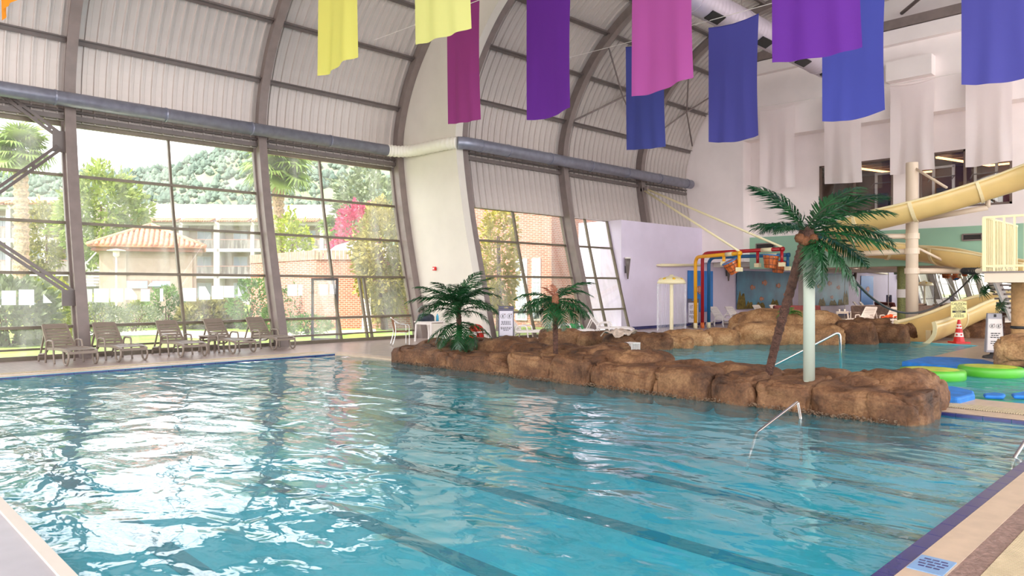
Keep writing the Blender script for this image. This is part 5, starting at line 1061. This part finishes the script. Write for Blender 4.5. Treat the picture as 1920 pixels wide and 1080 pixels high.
# ---- fan palms
M_PALMG = lmat('fan palm leaves', (150, 176, 84), (94, 128, 52)); M_PTR = mat('shaggy palm trunk', srgb(176, 150, 122), .9, var=.5, scale=9, bump=1., bscale=16)
fl3 = [fan_leaf(1.0, 26, M_PALMG, s) for s in (1, 2, 3)]
def fan_palm(label, px, t_, yc, rtr, R_, seed, n=34):
    p = PT(px, 540, t_); p.z = -.06; H = HC+(540-yc)*t_; t = thing('fan_palm', label, 'palm', p, group='fan palms in the garden'); rnd = random.Random(seed)
    trunk(t, [(0, 0, 0), (.05, 0, H*.5), (0, 0, H)], rtr*1.05, rtr*.9, M_PTR, n=80, ring=.25)
    for k in range(n):
        az = k*2.399+rnd.random(); el = rad(78-125*(k/n))+rnd.uniform(-.1, .1); M = Matrix.Rotation(az, 3, 'Z') @ Matrix.Rotation(-el, 3, 'Y'); link('fan_leaf', fl3[k % 3], t, (0, 0, H), M.to_euler(), (R_*rnd.uniform(.8, 1.1),)*3)
fan_palm('fan palm with thick shaggy trunk at the left frame edge', 38, .026, 282, .34, 1.15, 1); fan_palm('tall fan palm rising behind the second steel arch', 521, .037, 318, .42, 1.9, 2); fan_palm('small fan palm crown low beside the hotel balcony', 618, .05, 425, .15, .9, 3, 18)
# ---- hotel blocks
M_HW = mat('hotel render', srgb(186, 181, 178), .8, var=.05, scale=.6); M_HB = mat('hotel beige recess', srgb(160, 146, 134), .8); M_HG = mat('hotel window glass', srgb(150, 160, 168), .12, spec=.6); M_HR = mat('brown balcony rail', srgb(150, 118, 108), .6); M_TILE = mat('terracotta roof tile', srgb(192, 134, 104), .75, var=.35, scale=4, bump=.2); M_BG = glass_mat('smoked balcony glass', .18, (.72, .68, .64))
def hotel(label, px0, px1, t_, ytop, floors, bays, fh=2.9, awn=True):
    o0 = PT(px0, 540, t_); Wd = (px1-px0)*t_; H = HC+(540-ytop)*t_; t = thing('hotel_block', label, 'building', (o0.x, o0.y, -.06), VR); D = 8; bw = Wd/bays
    MB().lim((0, 1.6, 0), (Wd, D, H-.2)).build('rear_wall', M_HB, t); MB().lim((-.1, .9, floors*fh+.35), (Wd+.1, D, H)).build('parapet', M_HW, t)
    for f in range(floors+1): MB().lim((-.1, 0, f*fh-.05), (Wd+.1, 1.7, f*fh+.3)).build('floor_slab', M_HW, t)
    for b in range(bays+1): MB().lim((b*bw-.2, 0, 0), (b*bw+.2, 1.7, floors*fh)).build('column', M_HW, t)
    for f in range(floors):
        for b in range(bays):
            x = b*bw; z = f*fh+.3; w = MB().lim((x+bw*.3, 1.52, z), (x+bw*.72, 1.6, z+2.1)).build('window', M_HW, t)
            for q in (0, 1): MB().lim((x+bw*(.315+.2*q), 1.49, z+.05), (x+bw*(.505+.2*q), 1.53, z+2.04)).build('pane', M_HG, w)
            if f: rl = MB().lim((x+.2, .05, z+.95), (x+bw-.2, .12, z+1.02)).build('balcony_rail', M_HR, t); MB().lim((x+.2, .07, z+.02), (x+bw-.2, .1, z+.94)).build('balcony_glass', M_BG, rl)
    if awn:
        for b in range(bays):
            a = MB().lim((b*bw+.1, -.5, floors*fh+.24), (b*bw+bw-.1, .9, floors*fh+.32)).build('awning', M_HR, t); mb = MB(); n = int(bw/.28)
            for k in range(n): xx = b*bw+.2+k*(bw-.4)/n; mb.tube([(xx, -.6, floors*fh+.36), (xx, .95, floors*fh+.75)], .1, 6)
            mb.build('awning_tiles', M_TILE, a, smooth=True, kind='stuff')
hotel('white hotel block with balconies behind the tiled hut', 208, 404, .058, 380, 3, 3); hotel('white hotel block with balconies right of the tiled hut', 408, 668, .058, 381, 3, 4); hotel('white hotel block with balconies at the far left', -120, 150, .046, 366, 3, 4)
# ---- tiled hut
p = PT(283, 540, .027); hu = thing('tiled_hut', 'cream garden hut with a terracotta hip roof', 'hut', (p.x, p.y, -.06), VR+.4); hw, hd, ez, az_ = 2.1, 1.7, 3.75, 4.9; M_HUT = mat('cream hut wall', srgb(168, 152, 138), .8, var=.06)
MB().lim((-hw, -hd, 0), (hw, hd, ez)).build('wall', M_HUT, hu); MB().lim((-hw-.3, -hd-.3, ez-.18), (hw+.3, hd+.3, ez)).build('eaves', mat('brown eaves', srgb(140, 96, 80), .7), hu)
for s in (-1, 1): MB().lim((s*1.45-.5, -hd-.06, 0), (s*1.45+.5 if s > 0 else -.95, -hd, ez-.2)).build('pilaster', M_HUT, hu)
for x in (-.5, .62): f_ = MB().lim((x-.5, -hd-.04, 1.75), (x+.5, -hd+.02, 2.2)).build('window', M_HR, hu); MB().lim((x-.46, -hd-.05, 1.79), (x+.46, -hd-.03, 2.16)).build('pane', M_HG, f_)
ov = .42; C = [(-hw-ov, -hd-ov), (hw+ov, -hd-ov), (hw+ov, hd+ov), (-hw-ov, hd+ov)]; ap = Vector((0, 0, az_))
for i in range(4):
    a, b = Vector((*C[i], ez)), Vector((*C[(i+1) % 4], ez)); rf = MB().plate([a, b, ap], .06).build('roof_slope', M_TILE, hu); mb = MB(); n = 22
    for k in range(n):
        u = (k+.5)/n; e_ = a.lerp(b, u); f = 1-abs(2*u-1); tp = e_.lerp(Vector((0, 0, az_)) + (b-a)*(u-.5)*0, f) if f > .04 else e_; top_ = e_ + (((a+b)/2).lerp(ap, 1) - (a+b)/2)*f
        mb.tube([e_.lerp(top_, q/5)+Vector((0, 0, .08+.02*(q % 2))) for q in range(6)], [.1, .085, .1, .085, .1, .085], 6)
    mb.build('roof_tiles', M_TILE, rf, smooth=True, kind='stuff')
for i in range(4): MB().tube([Vector((*C[i], ez+.1)), ap+Vector((0, 0, .1))], .12, 8).build('hip_ridge', M_TILE, hu, smooth=True)
# outdoor stair left of the hut, lamp post, parasols
p = PT(166, 540, .030); st = thing('garden_stair', 'pale outdoor stair with railing left of the tiled hut', 'stair', (p.x, p.y, -.06), VR)
for k in range(9): MB().lim((-.3+.12*k, -.5+.1*k, 1.9+.17*k), (.7+.06*k, .1+.1*k, 2.0+.17*k)).build('step', M_HW, st)
MB().bar((-.4, -.5, 2.6), (.55, .4, 4.2), .06).build('rail', M_HW, st); MB().lim((-.1, -.2, 0), (.9, .5, 1.9)).build('plinth', mat('grey plinth stone', srgb(120, 120, 116), .9, var=.3), st)
p = PT(218, 540, .0235); lp = thing('lamp_post', 'white garden lamp post with a flat disc shade before the hut', 'lamp', (p.x, p.y, -.06)); zt = HC+(540-468)*.0235
MB().lathe([(.05, 0), (.035, zt)], 10).build('pole', M_WHITEPL, lp, smooth=True); MB().lathe([(0, zt+.1), (.37, zt+.03), (.37, zt), (0, zt+.02)], 20).build('disc_shade', M_WHITEPL, lp, smooth=True); MB().lathe([(.06, zt-.28), (.13, zt-.2), (.13, zt-.02), (.05, zt+.02)], 16).build('lantern', M_WHITEPL, lp, smooth=True)
M_PARA = mat('blue parasol fabric', srgb(60, 140, 210), .7)
for px, lb in ((411, 'folded blue parasol standing left of the tall green shrub'), (477, 'folded blue parasol standing behind the tall green shrub')):
    p = PT(px, 540, .036); t = thing('parasol', lb, 'parasol', (p.x, p.y, -.06), group='folded parasols'); MB().lathe([(.18, .6), (.2, 1.2), (.1, 1.8), (0, 2.05)], 12).build('folded_canopy', M_PARA, t, smooth=True); MB().lathe([(.03, 0), (.03, 2.1)], 8).build('pole', M_WHITEPL, t)
p = PT(297, 540, .0262); t = thing('parasol', 'open pale blue parasol in the bushes before the hut', 'parasol', (p.x, p.y, -.06)); MB().lathe([(0, 2.3), (.35, 2.2), (.6, 1.9), (.58, 1.88), (0, 2.2)], 12).build('canopy', mat('pale blue parasol fabric', srgb(160, 205, 225), .7), t, smooth=True); MB().lathe([(.025, 0), (.025, 2.25)], 8).build('pole', M_WHITEPL, t)
# ---- brick garden building
M_BRICK = brick_mat('red brick', srgb(180, 112, 86), srgb(164, 98, 76), srgb(196, 180, 164), 4.2, .95, .36, .85, .5, .05); M_TIMB = mat('weathered timber', srgb(166, 138, 120), .8, var=.25, scale=5)
A_, B_, C_ = PT(470, 540, .0275), PT(592, 540, .0238), PT(790, 540, .0240); zt = HC+(540-483)*.0238
bb = thing('brick_building', 'low brick garden building with a timber slatted parapet', 'building', (B_.x, B_.y, -.06)); foot = [(A_.x, A_.y), (B_.x, B_.y), (C_.x, C_.y), (C_.x+6, C_.y+8), (A_.x+4, A_.y+8)]
mb = MB(); mb.prism([(x-B_.x, y-B_.y) for x, y in foot], 0, zt); mb.build('wall', M_BRICK, bb)
for P_, Q_ in ((A_, B_), (B_, C_.lerp(B_, .35))):
    n = int((Q_.xy-P_.xy).length/.17); d = (Q_-P_)/n
    for k in range(n):
        c0 = P_+d*k-FW*.05-B_; c1 = P_+d*(k+.82)-FW*.05-B_; MB().bar((c0.x, c0.y, zt+.18), (c1.x, c1.y, zt+.18), .05, .42).build('parapet_slat', M_TIMB, bb)
p = B_+FW*3.2; MB().lathe([(1.9, 0), (1.7, .45), (1.2, .85), (.5, 1.08), (0, 1.12)], 24, (FW.x*3+RT.x*1.4, FW.y*3+RT.y*1.4, zt-.1)).build('dome', M_HW, bb, smooth=True)
p = PT(688, 540, .0226); t = thing('folded_lounger', 'white plastic lounger leaning upright against the brick wall', 'lounger', (p.x, p.y, -.06), VR)
for k in range(9): MB().box((.06*math.sin(k*.4), -.05-.03*k*.3, .15+.14*k), (.34-.015*k, .04, .11)).build('slat', M_WHITEPL, t)
for s in (-1, 1): MB().bar((s*.19, 0, 0), (s*.14, -.05, 1.4), .05).build('frame_side', M_WHITEPL, t)
# second brick house behind the far glazing
p0, p1, p2 = PT(880, 540, .0262), PT(1034, 540, .0245), PT(1150, 540, .0285); hh = 6.4
b2h = thing('brick_house', 'tall pale brick house with white framed windows behind the far glazing', 'building', (p1.x, p1.y, -.06)); mb = MB(); mb.prism([(q.x-p1.x, q.y-p1.y) for q in (p0, p1, p2, p2+FW*7, p0+FW*7)], 0, hh); mb.build('wall', M_BRICK, b2h)
dd = (p1-p0).normalized(); nn = Vector((dd.y, -dd.x, 0))
for px, w in ((981, .62), (1008, .45)):
    f = (px-880)/154; c = p0.lerp(p1, f)-p1; mb = MB(); R = Matrix((dd, -nn, Vector((0, 0, 1)))).transposed()
    mb.box(Vector((c.x, c.y, 1.75))+nn*.03, (w, .1, 2.9), R); wd = mb.build('window', M_WHITEPL, b2h)
    for i in range(2):
        for j in range(5): MB().box(Vector((c.x, c.y, .62+j*.55))+dd*((i-.5)*w*.42)+nn*.09, (w*.34, .02, .45), R).build('pane', M_HG, wd)
# ---- bright window reflections imitated by white sheets on the glass
M_REFLECT = mat('white paper sheet', srgb(252, 252, 255), .7, transl=.6)
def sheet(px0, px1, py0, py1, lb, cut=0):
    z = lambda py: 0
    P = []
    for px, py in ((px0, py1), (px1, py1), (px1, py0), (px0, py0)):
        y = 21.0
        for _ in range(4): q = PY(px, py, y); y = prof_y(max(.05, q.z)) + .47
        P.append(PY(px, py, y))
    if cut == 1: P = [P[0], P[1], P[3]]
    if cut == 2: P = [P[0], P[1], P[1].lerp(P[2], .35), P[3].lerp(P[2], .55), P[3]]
    c = sum(P, Vector())/len(P); t = thing('window_sheet', lb, 'paper sheet', c, group='white sheets on the window glass'); MB().plate(P, .004).build('paper', M_REFLECT, t, world=True)  # no real paper, each sheet stands in for a bright reflection
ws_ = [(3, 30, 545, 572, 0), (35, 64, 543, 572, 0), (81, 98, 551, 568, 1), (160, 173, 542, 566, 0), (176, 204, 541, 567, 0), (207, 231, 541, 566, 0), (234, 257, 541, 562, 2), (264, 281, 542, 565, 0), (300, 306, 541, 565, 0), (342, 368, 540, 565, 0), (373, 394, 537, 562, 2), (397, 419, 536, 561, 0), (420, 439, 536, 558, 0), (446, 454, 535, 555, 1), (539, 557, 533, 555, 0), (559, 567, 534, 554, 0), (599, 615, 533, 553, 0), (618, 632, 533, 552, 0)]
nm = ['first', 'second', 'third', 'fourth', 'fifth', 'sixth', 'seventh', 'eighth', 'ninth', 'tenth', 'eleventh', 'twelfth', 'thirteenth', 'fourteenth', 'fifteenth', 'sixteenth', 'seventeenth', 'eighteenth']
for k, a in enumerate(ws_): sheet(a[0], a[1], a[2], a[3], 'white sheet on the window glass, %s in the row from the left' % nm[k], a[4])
# ---- wooded hill
sil = [(-300, 345), (0, 345), (130, 340), (250, 336), (330, 326), (400, 300), (470, 274), (560, 236), (700, 192), (900, 165), (1300, 170)]
def silh(px):
    for (a, b), (c, d) in zip(sil, sil[1:]):
        if a <= px <= c: return b+(d-b)*(px-a)/(c-a)
    return 345
def hillpt(u, v):
    px = -300+1600*u; t_ = .13+.27*v; rz = (540-silh(px))*.30+HC; s = min(1, max(0, (t_-.13)/.17)); s = s*s*(3-2*s); p = PT(px, 540, t_)
    z = -.2 + rz*s*(1 - .35*max(0, (t_-.3)/.1)) + (noise.noise(Vector((p.x*.02, p.y*.02, 3)))*8 + noise.noise(Vector((p.x*.07, p.y*.07, 7)))*2.5)*s*(1 if rz > 66 else .5)
    return (p.x, p.y, z)
hl = struct('hill'); M_HILL = mat('dry hillside scrub', srgb(124, 128, 110), .95, var=.4, scale=.03, col2=srgb(112, 128, 92)); mb = MB(); mb.grid(hillpt, 120, 50); mb.build('slope', M_HILL, hl, smooth=True)  # slope colour greyed to carry the distance haze
M_WOOD = mat('hazy pine green', srgb(104, 120, 104), .95, var=.5, scale=.05, col2=srgb(72, 92, 80)); mb = MB(); rnd = random.Random(5)  # distance haze mixed into the tree green
for k in range(6500):
    u = rnd.uniform(.15, .75); v = rnd.uniform(.1, .72); p = Vector(hillpt(u, v)); r = rnd.uniform(.7, 1.9)*(.8+.6*v); h = r*rnd.uniform(1.2, 2.4)
    mb.lathe([(r*.35, 0), (r*rnd.uniform(.8, 1), h*.35), (r*.75, h*.62), (r*.3, h*.9), (0, h)], 6, p, a0=rnd.random())
w_ = mb.build('hillside_trees', M_WOOD); tag(w_, 'hazy pines and scrub covering the hillside', 'trees', kind='stuff')
